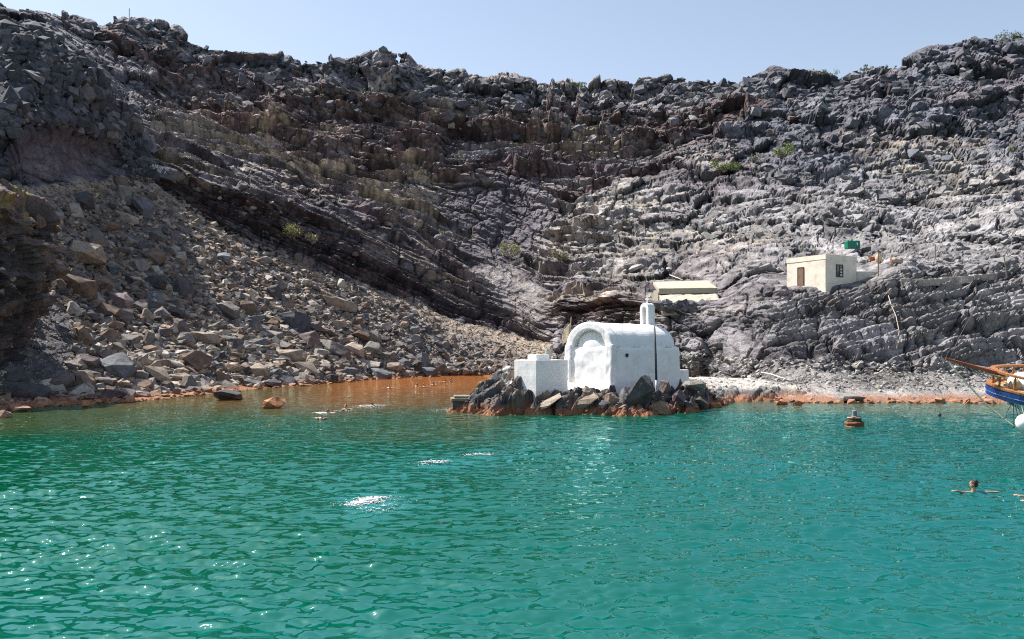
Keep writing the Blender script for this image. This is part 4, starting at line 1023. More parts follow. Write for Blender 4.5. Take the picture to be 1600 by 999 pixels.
# clutter on the terrace
def stand(name, x, y, label, cat): 
    o = empty(name, tuple(pix(x, y, surf(x, y)-0.3))); tag(o, label, cat); return o
o = stand('bucket', 1362, 409, 'orange bucket on the terrace right of the house', 'bucket')
bm = bmesh.new(); lathe(bm, [(.2, 0), (.28, .5), (.3, .5), (.3, .55), (.25, .55), (.24, .5)], 16); bm_obj('pail', bm, plain('orange_plastic', (0.62, 0.13, 0.03), .5), o, True)
bm = bmesh.new(); tube(bm, [(-.28, 0, .52), (-.2, .02, .7), (0, .03, .78), (.2, .02, .7), (.28, 0, .52)], .012, 6); bm_obj('handle', bm, M_POLE, o)
o = stand('clay_jar', 1373, 411, 'tall tan clay jar beside the orange bucket', 'jar')
bm = bmesh.new(); lathe(bm, [(.2, 0), (.36, .35), (.38, .7), (.25, .98), (.17, 1.08), (.24, 1.16), (.18, 1.16)], 18); bm_obj('body', bm, plain('clay', (0.5, 0.36, 0.23), .85), o, True)
bm = bmesh.new(); tube(bm, [(.2, 0, 1.1), (.4, 0, 1.0), (.4, 0, .8), (.37, 0, .7)], .03, 7); bm_obj('handle', bm, plain('clay_handle', (0.45, 0.32, 0.2), .85), o, True)
o = stand('barrel', 1401, 412, 'rusty barrel lying on its side at the end of the terrace', 'barrel')
bm = bmesh.new(); lathe(bm, [(.01, -.6), (.3, -.6), (.31, -.3), (.34, -.28), (.31, -.25), (.31, .25), (.34, .28), (.31, .3), (.3, .6), (.01, .6)], 18, (0, 0, 0))
bm_obj('drum', bm, plain('rusty_steel', (0.33, 0.26, 0.2), .7, var=.4), o, True, (0, 0, .3), (0, rad(90), 0))
bm = bmesh.new(); lathe(bm, [(.01, 0), (.29, 0), (.29, .03), (.01, .03)], 18); bm_obj('lid', bm, plain('rust', (0.22, 0.09, 0.05), .9), o, False, (-.63, 0, .3), (0, rad(90), 0))
def post(x, y, h, label, lean):
    o = stand('post', x, y, label, 'post'); bm = bmesh.new(); tube(bm, [(0, 0, -.5), (lean*.5, 0, h*.5), (lean, 0, h)], [.07, .06, .05], 7); bm_obj('shaft', bm, M_WOODPOLE, o)
    bm = bmesh.new(); tube(bm, [(lean*.98-.001, 0, h+.002), (lean+.002, 0, h+.07)], .075, 8); bm_obj('cap', bm, M_POLE, o)
post(1462, 402, 1.4, 'short wooden post on the rocks right of the clay jar', -.05)
post(1574, 432, 2.0, 'leaning wooden post at the far right end of the terrace', -.35)
post(1372, 431, 2.2, 'thin wooden post behind the stained terrace wall', .05)
def line(name, pts, r, mat, label, cat, off=0.25):
    bm = bmesh.new(); tube(bm, [pix(x, y, surf(x, y, 1)-off) for x, y in pts], r, 6); o = bm_obj(name, bm, mat, None, True); tag(o, label, cat)
M_ROPE = plain('old_rope', (0.42, 0.35, 0.26), .95)
line('rope', [(1388, 462), (1393, 478), (1400, 494), (1405, 518), (1401, 545)], .035, M_ROPE, 'pale old rope hanging down the layered cliff below the house', 'rope', .6)
line('cable', [(1577, 388), (1560, 412), (1543, 440), (1530, 470), (1516, 496), (1500, 525), (1486, 556)], .035, M_POLE, 'thin black cable running down the cliff at right', 'cable', .6)
line('pipe', [(1042, 428), (1052, 432), (1060, 435), (1067, 438)], .06, M_LIME, 'short white pipe running down to the hut roof', 'pipe', .3)
line('pipe', [(1054, 476), (1058, 483), (1068, 489), (1080, 492)], .07, M_LIME, 'curved white pipe on the rocks below the hut', 'pipe', .3)
line('hose', [(1190, 582), (1205, 585), (1220, 590), (1236, 595)], .06, M_LIME, 'pale hose lying on the rocks at the back of the beach', 'hose', .2)
p_ = pix(202, 31, surf(202, 34)); o = empty('survey_mast', tuple(p_)); tag(o, 'tiny thin mast on the highest crag at upper left', 'mast')
bm = bmesh.new(); tube(bm, [(0, 0, -.6), (0, 0, 2.6)], .08, 6); bm_obj('rod', bm, M_POLE, o)
bm = bmesh.new(); ellipsoid(bm, (0, 0, 2.66), (.12, .12, .12), 8); bm_obj('finial', bm, M_POLE, o)
# painted rock at the top of the scree
Yp = surf(250, 276)-0.3; sp_ = Yp/F
o = empty('painted_rock', tuple(pix(252, 268, Yp)), (rad(-14), rad(13), rad(-4))); tag(o, 'grey rock slab with white painted lettering at the top of the scree', 'rock')
bm = bmesh.new(); box(bm, (-2.4, -.4, -1.1), (2.5, 2.2, .85), .3)
for v in bm.verts: v.co.x += 0.4*v.co.z; v.co.z += 0.12*math.sin(v.co.x*2)
roughen(bm, .3, 1.6, .35, 50)
sl = bm_obj('slab', bm, M_ROCK, o); sl.color = (.17, .165, .165, 1)
GL = {'O': [((0, 0), (0, 1), (.8, 1), (.8, 0), (0, 0))], 'I': [((.2, 0), (.2, 1))], 'H': [((0, 0), (0, 1)), ((.8, 0), (.8, 1)), ((0, .5), (.8, .5))], 'K': [((0, 0), (0, 1)), ((.75, 1), (0, .45), (.8, 0))], 'A': [((0, 0), (.4, 1), (.8, 0)), ((.2, .4), (.6, .4))],
      'M': [((0, 0), (.05, 1), (.4, .4), (.75, 1), (.8, 0))], 'P': [((0, 0), (0, 1), (.7, .9), (.7, .55), (0, .5))], 'E': [((.75, 1), (0, 1), (0, 0), (.75, 0)), ((0, .5), (.6, .5))], 'S': [((.8, 1), (0, 1), (.5, .5), (0, 0), (.8, 0))], 'Q': [((0, 0), (0, 1), (.8, 1), (.8, 0))], 'Z': [((0, 1), (.8, 1), (0, 0), (.8, 0))]}
bm = bmesh.new()
def word(txt, x0, z0, hgt, adv):
    for ch_ in txt:
        for st in GL.get(ch_, ()):
            for (a, b), (c, d) in zip(st[:-1], st[1:]):
                A = Vector((x0+a*hgt*.7, 0, z0+b*hgt)); Bv = Vector((x0+c*hgt*.7, 0, z0+d*hgt)); t = (Bv-A).normalized(); n_ = Vector((-t.z, 0, t.x))*.05
                A = A-t*.04; Bv = Bv+t*.04
                lo = [bm.verts.new(p+Vector((0, y, 0))) for y in (-.54, -.50) for p in (A+n_, Bv+n_, Bv-n_, A-n_)]
                for f in ((0, 1, 2, 3), (4, 7, 6, 5), (0, 4, 5, 1), (1, 5, 6, 2), (2, 6, 7, 3), (3, 7, 4, 0)): bm.faces.new([lo[i] for i in f])
        x0 += adv
word('QIHKAMPES', -1.55, .18, .42, .33); word('QOHZ', -1.0, -.38, .4, .36); word('I', .85, -.42, .38, .3)
bm_obj('lettering', bm, plain('white_paint', (.8, .8, .8), .9), o)

# mooring bollard in the water
M_RUST = plain('rust_stained_concrete', (0.16, 0.062, 0.028), .9, var=.55, scale=5, bump=.5, tint=(.07, .04, .03))
o = empty('mooring_pillar', ((1335-800)/F*42.8, 42.8, 0)); o.scale = (.85, .85, .85); tag(o, 'rusty stepped concrete mooring pillar standing in the water', 'mooring pillar')
bm = bmesh.new(); lathe(bm, [(.62, -.5), (.62, -.02), (.56, .03), (.53, .08), (.55, .12), (.56, .25), (.50, .3)], 22); roughen(bm, .09, .25, .12, 60); bm_obj('base', bm, M_RUST, o, True)
bm = bmesh.new(); lathe(bm, [(.40, .29), (.42, .33), (.385, .4), (.40, .47), (.40, .56), (.36, .6)], 20); roughen(bm, .05, .25, .12, 61); bm_obj('drum', bm, plain('black_crust', (0.06, 0.042, 0.03), .9, var=.5, bump=.5), o, True)
bm = bmesh.new(); lathe(bm, [(.22, .59), (.165, .64), (.15, .94), (.12, .97)], 8); bm_obj('post_head', bm, plain('grey_concrete', (0.2, .205, .22), .8, bump=.3), o)
bm = bmesh.new(); lathe(bm, [(.40, .505), (.415, .52), (.415, .545), (.40, .56)], 20); bm_obj('pale_rim', bm, plain('pale_crust', (0.5, .4, .25), .9), o)
bm = bmesh.new(); ellipsoid(bm, (0, 0, .07), (.11, .11, .13), 12); tube(bm, [(0, 0, .18), (0, 0, .26)], .03, 6); o = bm_obj('float_buoy', bm, M_POLE, None, True, ((1468-800)/F*49.5, 49.5, 0)); tag(o, 'tiny dark float on the water right of the mooring pillar', 'buoy')
# ------------------------------------------------------------------ the boat whose bow enters at right
M_VARN = plain('varnished_wood', (0.32, 0.125, 0.035), .4, var=.3, scale=9, spec=.5)
M_REDW = plain('red_brown_wood', (0.30, 0.075, 0.025), .4, var=.35, scale=7, spec=.5)
M_BLUE = plain('blue_gloss', (0.009, 0.03, 0.15), .35, var=.2, spec=.6)
M_HULL = plain('hull_white', (0.60, 0.60, 0.61), .5, var=.08, scale=2, spec=.5)
M_DECK = plain('teak_deck', (0.40, 0.25, 0.12), .7, var=.25, scale=10)
M_VINYL = plain('white_vinyl', (0.8, 0.8, 0.8), .4, var=.05)
M_TAN = plain('tan_canvas', (0.5, 0.42, 0.28), .9)
M_ROPEW = plain('white_rope', (0.78, 0.68, 0.52), .9, var=.25, scale=20)
bt0 = pix(1551.5, 603, 30.0)
boat = empty('boat', tuple(bt0), (rad(11), 0, rad(-4))); tag(boat, 'wooden sailing boat with blue rubbing strake and bowsprit entering at right', 'boat')
LB, BB = 3.6, 2.05
def hb(x): return BB*math.sqrt(max(0.0, 1-(1-min(x, LB)/LB)**2)) if x < LB else BB
def dz(x): return 0.42*math.exp(-x/3.2)-0.42
stn = [0.0, .03, .1, .22, .4, .65, 1.0, 1.5, 2.1, 2.9, 4, 5.5, 7.5, 9.5, 11.0]
lev = [(0, 1.0, 0), (.40, .97, .10), (.5, .9, .32), (.8, .8, .85), (1.3, .62, 1.7), (2.0, .42, 2.6), (2.7, .2, 3.2), (3.2, .05, 3.6)]
bm = bmesh.new(); rows = []
for i, x in enumerate(stn):
    ring = []
    for s_ in (1, -1):
        for (dd, w, rk) in (lev if s_ == 1 else lev[::-1]):
            f = max(0.0, 1-x/6.0)
            ring.append(bm.verts.new((x+rk*f, s_*hb(x)*w, dz(x)-dd)))
    rows.append(ring)
for i in range(len(rows)-1):
    for k in range(len(rows[0])-1): bm.faces.new((rows[i][k], rows[i+1][k], rows[i+1][k+1], rows[i][k+1]))
bm.faces.new(rows[-1][::-1])
bmesh.ops.remove_doubles(bm, verts=bm.verts, dist=.002)
bm_obj('hull', bm, M_HULL, boat, True)
def ring_pts(inset, zoff, s=None, x1=11.0):
    pts = []
    for sgn in (-1, 1):
        xl = [11.0, 9, 7, 5.5, 4.2, 3.2, 2.5, 1.9, 1.4, 1.0, .7, .45, .28, .15, .07, .02]
        xl = xl if sgn == -1 else xl[::-1]
        for x in xl:
            pts.append(Vector((x+inset*(1 if x < 1 else 0)*max(0, 1-x), sgn*max(hb(x)-inset*(.6 if x < .4 else 1), .0), dz(x)+zoff)))
    return pts
def sweep(bm, pts, w, h):
    prev = None
    for i, p in enumerate(pts):
        t = (pts[min(i+1, len(pts)-1)]-pts[max(0, i-1)]); t.z = 0
        if t.length < 1e-6: t = Vector((0, 1, 0))
        t.normalize(); n_ = Vector((-t.y, t.x, 0))
        r = [bm.verts.new(p+n_*a+Vector((0, 0, b))) for a, b in ((-w, -h), (w, -h), (w, h), (-w, h))]
        if prev:
            for k in range(4): bm.faces.new((prev[k], prev[(k+1) % 4], r[(k+1) % 4], r[k]))
        else: bm.faces.new(r[::-1])
        prev = r
    bm.faces.new(prev)
bm = bmesh.new(); sweep(bm, ring_pts(-.045, -.13), .07, .075); sweep(bm, ring_pts(-.03, -.30), .06, .06); bm_obj('rubbing_strake', bm, M_BLUE, boat)
bm = bmesh.new(); sweep(bm, ring_pts(-.065, -.205), .05, .012); bm_obj('strake_stripe', bm, plain('pale_blue', (.25, .4, .75), .3), boat)
bm = bmesh.new(); sweep(bm, ring_pts(.0, .03), .10, .03); bm_obj('gunwale', bm, M_VARN, boat)
bm = bmesh.new(); sweep(bm, ring_pts(.06, .56), .085, .035); bm_obj('cap_rail', bm, M_VARN, boat)
prof = [(.03, 0), (.045, .03), (.03, .08), (.052, .2), (.045, .34), (.028, .44), (.045, .47), (.03, .5)]
bme = bmesh.new(); lathe(bme, prof, 10); bal = None
xl = [.04, .3, .62, 1.0, 1.42, 1.88, 2.36, 2.85, 3.4, 3.95, 4.5]
for sgn in (-1, 1):
    for x in xl:
        if bal is None:
            bal = bm_obj('baluster', bme, M_VARN, boat, True); o = bal
        else:
            o = bal.copy(); COL.objects.link(o); o.parent = boat
        o.location = (x+.06, sgn*(max(hb(x)-.07, 0.04)), dz(x)+.05)
bm = bmesh.new(); vs = [bm.verts.new((x, sgn*max(hb(x)-.02, 0), dz(x)+.0)) for sgn, seq in ((1, stn[1:]), (-1, stn[1:][::-1])) for x in seq]
bm.faces.new(vs); bm_obj('deck', bm, M_DECK, boat)
bm = bmesh.new(); P0, P1 = Vector((.3, -.03, .40)), Vector((-1.78, -.1, 1.02))
d = (P1-P0); n_ = 8; prev = None
for i in range(n_+1):
    t = i/n_; p = P0+d*t; w = .17*(1-t)+.05*t; h = .08*(1-t)+.04*t
    r = [bm.verts.new(p+Vector((0, a, b))) for a, b in ((-w, -h), (w, -h), (w, h), (-w, h))]
    if prev:
        for k in range(4): bm.faces.new((prev[k], prev[(k+1) % 4], r[(k+1) % 4], r[k]))
    else: bm.faces.new(r[::-1])
    prev = r
bm.faces.new(prev); bs_ = bm_obj('bowsprit', bm, M_REDW, boat)
bm = bmesh.new(); tube(bm, [(-1.76, -.1, 1.05), (-1.72, -.1, 1.2), (-1.66, -.1, 1.32)], .02, 6); tube(bm, [(-1.78, -.1, 1.03), (-2.05, -.1, 1.08)], .012, 6); bm_obj('tip_fitting', bm, M_POLE, bs_)
bm = bmesh.new(); tube(bm, [(-1.5, -.05, .88), (-.6, -.2, .55), (.35, -.3, .35)], .018, 6); tube(bm, [(-1.5, -.05, .9), (-.7, .2, .72), (.1, .35, .56)], .018, 6); bm_obj('guy_rope', bm, M_ROPEW, bs_)
bm = bmesh.new()      # netting under the bowsprit
for k in range(9):
    t = .18+.075*k; a = P0+d*t
    tube(bm, [a+Vector((0, -.1, -.06)), a+Vector((.12, -.3, -.22-.03*k % .1)), a+Vector((.3, -.42, -.3))], .009, 5)
for z_ in (.12, .22): tube(bm, [P0+d*.2+Vector((.1, -.3, -z_)), P0+d*.5+Vector((.1, -.25, -z_)), P0+d*.8+Vector((0, -.1, -z_*.7))], .009, 5)
bm_obj('net', bm, M_POLE, bs_)
bm = bmesh.new(); tube(bm, [(-1.72, -.1, .98), (-1.3, -.18, .45), (-.8, -.3, -.12), (-.35, -.5, -.62), (.1, -.75, -1.02), (.55, -1.0, -1.36), (.95, -1.3, -1.62)], .028, 7); ro = bm_obj('mooring_rope', bm, M_ROPEW, boat, True)
bm = bmesh.new()
for (a, b) in (((.42, -.55, -.52), (.1, -.75, -1.02)), ((.46, -.6, -.52), (.38, -.92, -1.26)), ((.5, -.62, -.52), (.62, -1.05, -1.42)), ((.54, -.66, -.52), (.85, -1.2, -1.56))): tube(bm, [a, b], .012, 5); ellipsoid(bm, b, (.03, .03, .04), 6)
bm_obj('hanging_cord', bm, M_POLE, ro)
bm = bmesh.new(); tube(bm, [(.36, -.5, -.32), (.4, -.55, -.5), (.46, -.6, -.55)], [.05, .07, .05], 8); bm_obj('chain_plate', bm, M_POLE, boat)
bm = bmesh.new(); tube(bm, [(.95, -1.12, -.95), (1.0, -1.2, -1.25)], [.05, .09], 8); bm_obj('fitting', bm, M_POLE, boat)
bm = bmesh.new(); box(bm, (4.2, -1.3, -.5), (8.5, 1.3, 1.1), .12); cb = bm_obj('cabin', bm, M_HULL, boat)
for k in range(4):
    bm = bmesh.new(); box(bm, (4.6+.95*k, -1.33, .35), (5.25+.95*k, -1.305, .8), .01); bm_obj('window', bm, M_PANE, cb)
bm = bmesh.new(); tube(bm, [(4.0, 0, -.3), (4.0, 0, 9.5)], [.13, .08], 12); bm_obj('mast', bm, M_VARN, boat, True)
inv = boat.matrix_basis if False else (Matrix.Translation(boat.location) @ Euler(boat.rotation_euler).to_matrix().to_4x4())
def on_boat(v): return tuple(inv @ Vector(v))
o = empty('fender', tuple(pix(1600, 661, 28.9))); tag(o, 'white round fender hanging at the bow of the boat', 'fender')
bm = bmesh.new(); ellipsoid(bm, (0, 0, 0), (.27, .27, .3), 24); bm_obj('ball', bm, M_VINYL, o, True)
le = Vector(on_boat((.40, -.93, .06)))-o.location; bm = bmesh.new(); tube(bm, [(0, 0, .29), tuple(le*.6+Vector((0, 0, .05))), tuple(le)], .014, 6); bm_obj('lanyard', bm, M_ROPEW, o)
o = empty('life_raft', on_boat((1.3, .15, -.1)), (rad(8), 0, 0)); tag(o, 'white domed raft cover lashed on the bow deck', 'raft cover')
bm = bmesh.new(); ellipsoid(bm, (0, 0, .15), (.7, .6, .42), 24); roughen(bm, .06, .4, .2, 70); bm_obj('cover', bm, M_VINYL, o, True)
bm = bmesh.new(); tube(bm, [(-.2, -.6, .1), (-.22, -.45, .42), (-.22, 0, .58), (-.2, .4, .45)], .02, 6); bm_obj('strap', bm, M_BLUE, o)
o = empty('canvas_bag', on_boat((.62, -.3, -.05))); tag(o, 'tan canvas bag behind the boat railing', 'bag')
bm = bmesh.new(); ellipsoid(bm, (0, 0, .15), (.22, .16, .22), 14); roughen(bm, .06, .2, .1, 71); bm_obj('sack', bm, M_TAN, o, True)
bm = bmesh.new(); tube(bm, [(-.1, 0, .34), (-.05, 0, .42), (.06, 0, .42), (.1, 0, .34)], .015, 6); bm_obj('handle', bm, M_ROPEW, o)
bm = bmesh.new()
gr = [[bm.verts.new((1.9+.4*u, 1.62+.16*u+.03*math.sin(9*u+3*v), .55-.3*v+.02*math.sin(12*u))) for u in np.linspace(0, 1, 9)] for v in np.linspace(0, 1, 6)]
for j in range(5):
    for i in range(8): bm.faces.new((gr[j][i], gr[j][i+1], gr[j+1][i+1], gr[j+1][i]))
for v in bm.verts: v.co = inv @ v.co
o = bm_obj('towel', bm, plain('pale_blue_cloth', (.42, .58, .72), .95), None, True); o.modifiers.new('thick', 'SOLIDIFY').thickness = .015; tag(o, 'pale blue towel draped over the far boat rail', 'towel')

# ------------------------------------------------------------------ people in the water
def skin_mat(name, col):
    m, nd, lk, bs = new_mat(name); g = nd.new('ShaderNodeNewGeometry')
    n = N(nd, 'ShaderNodeTexNoise', Scale=9.0, Detail=4.0); lk.new(g.outputs['Position'], n.inputs['Vector'])
    lk.new(ramp(nd, lk, n.outputs[0], [(.3, tuple(c*.88 for c in col)), (.7, tuple(min(1, c*1.1) for c in col))]), bs.inputs['Base Color'])
    bs.inputs['Roughness'].default_value = .4; bs.inputs['Subsurface Weight'].default_value = .08; bs.inputs['Subsurface Radius'].default_value = (.02, .008, .004); return m
M_SKIN = skin_mat('wet_skin', (.38, .20, .13)); M_SKIN2 = skin_mat('fair_wet_skin', (.46, .28, .20))
def hair_mat(name, c):
    return plain(name, c, .35, var=.5, scale=60, bump=.6)
M_HAIR = hair_mat('dark_hair', (.022, .014, .01)); M_HAIRB = hair_mat('brown_hair', (.10, .055, .03)); M_CAP = plain('white_cap', (.75, .73, .68), .7)
M_EYE = plain('eye', (.5, .5, .5), .1)
def body(name, caps, ells, voxel, mat, parent, smooth_it=4):
    bm = bmesh.new()
    for (a, b, r0_, r1_) in caps:
        a, b = Vector(a), Vector(b)
        m_ = [a.lerp(b, t) for t in (0, .33, .66, 1)]; tube(bm, m_, [r0_+(r1_-r0_)*t for t in (0, .33, .66, 1)], 10)
        ellipsoid(bm, a, (r0_,)*3, 10); ellipsoid(bm, b, (r1_,)*3, 10)
    for e in ells: ellipsoid(bm, e[0], e[1], 16, e[2] if len(e) > 2 else None)
    me = bpy.data.meshes.new(name); bm.to_mesh(me); bm.free(); o = link(name, me, mat, parent)
    r = o.modifiers.new('r', 'REMESH'); r.mode = 'VOXEL'; r.voxel_size = voxel
    s_ = o.modifiers.new('s', 'SMOOTH'); s_.factor = .5; s_.iterations = smooth_it
    dg = bpy.context.evaluated_depsgraph_get(); m2 = bpy.data.meshes.new_from_object(o.evaluated_get(dg)); o.modifiers.clear()
    o.data = m2; bpy.data.meshes.remove(me); m2.name = name; m2.materials.clear(); m2.materials.append(mat)
    m2.polygons.foreach_set('use_smooth', np.ones(len(m2.polygons), bool)); return o
def head_parts(c, yaw, pitch=0.0, s=1.0):
    """ellipsoids of a head centred at c looking along local -y turned by yaw"""
    R = Matrix.Rotation(yaw, 4, 'Z') @ Matrix.Rotation(pitch, 4, 'X'); c = Vector(c)
    q = lambda x, y, z: c+(R @ Vector((x, y, z)))*s
    E = [(q(0, .01, .02), (.076*s, .097*s, .105*s), R), (q(0, -.03, -.05), (.058*s, .062*s, .07*s), R), (q(0, -.06, -.09), (.03*s, .03*s, .026*s), R),
         (q(0, -.098, -.015), (.013*s, .02*s, .02*s), R), (q(0, -.09, .01), (.011*s, .014*s, .03*s), R), (q(0, -.087, -.056), (.024*s, .014*s, .011*s), R),
         (q(.077, .01, -.01), (.012*s, .022*s, .034*s), R), (q(-.077, .01, -.01), (.012*s, .022*s, .034*s), R)]
    return E, q, R
def hand(a, dirv, nrm, curl=.25, s=1.0, side=1):
    """capsules of a hand: wrist at a, fingers along dirv, palm normal nrm"""
    dirv = Vector(dirv).normalized(); nrm = Vector(nrm).normalized(); sd_ = dirv.cross(nrm).normalized()*side; a = Vector(a); caps = []
    for k, (off, ln) in enumerate(((.03, .072), (.01, .08), (-.011, .075), (-.03, .058))):
        k0 = a+dirv*.085*s+sd_*off*s; k1 = k0+(dirv-nrm*curl*.5).normalized()*ln*.55*s; k2 = k1+(dirv-nrm*curl*1.4).normalized()*ln*.5*s
        caps += [(a+dirv*.02*s+sd_*off*.6*s, k0, .016*s, .0125*s), (k0, k1, .0115*s, .0095*s), (k1, k2, .0095*s, .0075*s)]
    t0 = a+dirv*.03*s+sd_*.025*s; t1 = t0+(dirv*.6+sd_*.8).normalized()*.045*s; t2 = t1+(dirv*.9+sd_*.35).normalized()*.035*s
    caps += [(t0, t1, .014*s, .012*s), (t1, t2, .012*s, .009*s)]
    return caps
def hair(name, c, q, R, mat, parent, s=1.0):
    bm = bmesh.new(); ellipsoid(bm, q(0, .022, .035), (.086*s, .10*s, .10*s), 24, R); ellipsoid(bm, q(0, .06, -.03), (.07*s, .055*s, .06*s), 16, R)
    iv = (Matrix.Translation(c) @ R).inverted()
    bmesh.ops.delete(bm, geom=[v for v in bm.verts if (iv @ v.co).y < -.055*s and (iv @ v.co).z < .07*s], context='VERTS')
    bm.normal_update(); V = np.array([v.co[:] for v in bm.verts]); nz_ = fbm(V*1.0, .03, 3, 5)*.012
    for v, d_ in zip(bm.verts, nz_): v.co += v.normal*float(d_)
    return bm_obj(name, bm, mat, parent, True)
# the near swimmer seen from behind, head turned left, arms spread at the surface
YS = 23.3; pn = empty('person', ((1521.5-800)/F*YS, YS, 0)); tag(pn, 'dark haired swimmer with arms spread, seen from behind at right', 'person')
E, q, R = head_parts((-.005, 0, .215), rad(-128), 0)
caps = [((0, .0, -.06), (-.003, .0, .12), .062, .052), ((-.16, .02, -.055), (.16, .02, -.055), .065, .065), ((0, .02, -.12), (0, .05, -.5), .13, .12), ((-.1, .03, -.12), (.1, .03, -.12), .1, .1),
        ((-.17, .02, -.045), (-.37, -.03, -.015), .045, .036), ((-.37, -.03, -.015), (-.52, -.08, .035), .035, .026),
        ((.17, .02, -.045), (.36, -.03, -.01), .045, .036), ((.36, -.03, -.01), (.50, -.08, .0), .035, .026)]
caps += hand((-.52, -.08, .035), (-1, -.25, .05), (0, 0, 1), .2)+hand((.50, -.08, .0), (1, -.25, .1), (0, 0, 1), .2, 1, -1)
body('body', caps, E, .0065, M_SKIN, pn); hair('hair', Vector((-.005, 0, .215)), q, R, M_HAIR, pn)
for s_ in (-1, 1):
    bm = bmesh.new(); ellipsoid(bm, q(.03*s_, -.082, .012), (.011, .008, .008), 8, R); bm_obj('eye', bm, M_EYE, pn, True)
# the second swimmer, reaching in from the right edge
YS = 21.7; pn = empty('person', ((1588-800)/F*YS, YS, 0)); tag(pn, 'swimmer at the right edge reaching both arms forward out of the water', 'person')
E, q, R = head_parts((.80, .05, .06), rad(-90), rad(-10))
caps = [((.95, .05, -.06), (.84, .05, .02), .06, .052), ((1.0, -.12, -.06), (1.0, .22, -.06), .065, .065), ((1.02, .05, -.09), (1.5, .05, -.16), .13, .12), ((1.5, .05, -.16), (2.3, .05, -.35), .09, .05),
        ((.98, -.13, -.05), (.62, -.17, -.035), .047, .038), ((.62, -.17, -.035), (.16, -.2, .045), .037, .028), ((.98, .23, -.05), (.62, .27, .05), .047, .038), ((.62, .27, .05), (.24, .24, .115), .037, .028)]
caps += hand((.16, -.2, .045), (-1, 0, .25), (0, -.3, 1), .25)+hand((.24, .24, .115), (-1, .0, .3), (0, -.3, 1), .3, 1, -1)
body('body', caps, E, .007, M_SKIN2, pn); hair('hair', Vector((.80, .05, .06)), q, R, M_HAIRB, pn)
for s_ in (-1, 1):
    bm = bmesh.new(); ellipsoid(bm, q(.03*s_, -.082, .012), (.011, .008, .008), 8, R); bm_obj('eye', bm, M_EYE, pn, True)
# bathers in the cove, three poses
def bather(pose, skin, hmat):
    root = empty('person', (0, 0, 0))
    if pose == 'spread':
        E, q, R = head_parts((0, 0, .26), rad(20)); caps = [((0, 0, 0), (0, 0, .17), .062, .052), ((-.17, 0, .0), (.17, 0, .0), .07, .07), ((0, 0, -.05), (0, 0, -.45), .15, .13), ((-.09, 0, -.06), (.09, 0, -.06), .12, .12),
            ((-.18, 0, .0), (-.40, -.08, .06), .048, .038), ((-.40, -.08, .06), (-.60, -.16, .02), .036, .027), ((.18, 0, .0), (.40, -.08, .06), .048, .038), ((.40, -.08, .06), (.60, -.16, .02), .036, .027)]
        caps += hand((-.6, -.16, .02), (-1, -.3, -.1), (0, 0, 1))+hand((.6, -.16, .02), (1, -.3, -.1), (0, 0, 1), .25, 1, -1)
        hc = Vector((0, 0, .26))
    elif pose == 'low':
        E, q, R = head_parts((0, 0, .16), rad(-60)); caps = [((0, 0, -.08), (0, 0, .07), .062, .052), ((-.17, 0, -.04), (.17, 0, -.04), .07, .07), ((0, 0, -.1), (0, 0, -.5), .15, .13),
            ((-.18, 0, -.04), (-.34, -.12, -.02), .048, .038), ((-.34, -.12, -.02), (-.2, -.32, .0), .036, .027), ((.18, 0, -.04), (.34, -.12, -.02), .048, .038), ((.34, -.12, -.02), (.24, -.32, .0), .036, .027)]
        caps += hand((-.2, -.32, .0), (.3, -1, 0), (0, 0, 1))+hand((.24, -.32, .0), (-.3, -1, 0), (0, 0, 1), .25, 1, -1)
        hc = Vector((0, 0, .16))
    else:
        E, q, R = head_parts((-.30, 0, .12), rad(-90), rad(-8)); caps = [((-.1, 0, .0), (-.26, 0, .07), .062, .052), ((-.06, -.16, -.0), (-.06, .16, .0), .07, .07), ((0, -.06, -.02), (.45, -.05, -.04), .11, .1), ((0, .06, -.02), (.45, .05, -.04), .11, .1), ((.45, -.07, -.03), (.95, -.09, -.05), .075, .05), ((.45, .07, -.03), (.95, .09, -.05), .075, .05),
            ((-.06, -.17, 0), (-.34, -.26, .02), .048, .038), ((-.34, -.26, .02), (-.6, -.2, .03), .036, .027), ((-.06, .17, 0), (-.34, .26, .02), .048, .038), ((-.34, .26, .02), (-.6, .2, .03), .036, .027)]
        caps += hand((-.6, -.2, .03), (-1, .1, 0), (0, 0, 1))+hand((-.6, .2, .03), (-1, -.1, 0), (0, 0, 1), .25, 1, -1)
        hc = Vector((-.30, 0, .12))
    body('body', caps, E, .012, skin, root, 2); hair('hair', hc, q, R, hmat, root); return root
PT = {}
SW = [(502.5, 655.5, 'low', M_SKIN2, M_CAP, 0, 'swimmer with a white cap nearest to the camera in the olive water'),
      (506, 645.5, 'flat', M_SKIN2, M_HAIR, 170, 'swimmer lying flat just behind the one with the white cap'),
      (540, 641.5, 'low', M_SKIN2, M_HAIRB, 40, 'brown haired swimmer right of the one lying flat'),
      (575, 634, 'flat', M_SKIN, M_HAIR, 185, 'swimmer doing a crawl in a streak of foam in the brown water'),
      (608, 608, 'spread', M_SKIN2, M_HAIR, 0, 'bather with both arms spread wide alone in the orange water'),
      (651, 605, 'low', M_SKIN2, M_HAIRB, -30, 'leftmost head of the bathers grouped in the inner cove'),
      (663, 606.5, 'spread', M_SKIN2, M_HAIRB, 30, 'pale bather with spread arms at the front of the inner cove group'),
      (677, 602.5, 'low', M_SKIN, M_HAIR, 20, 'dark haired bather right of the pale one with spread arms'),
      (682, 598.5, 'low', M_SKIN2, M_HAIR, 70, 'bather behind the middle of the inner cove group'),
      (695, 598, 'low', M_SKIN, M_HAIR, -80, 'bather second from the right in the inner cove'),
      (705, 597.5, 'spread', M_SKIN, M_HAIR, 60, 'rightmost bather of the inner cove group beside the islet')]
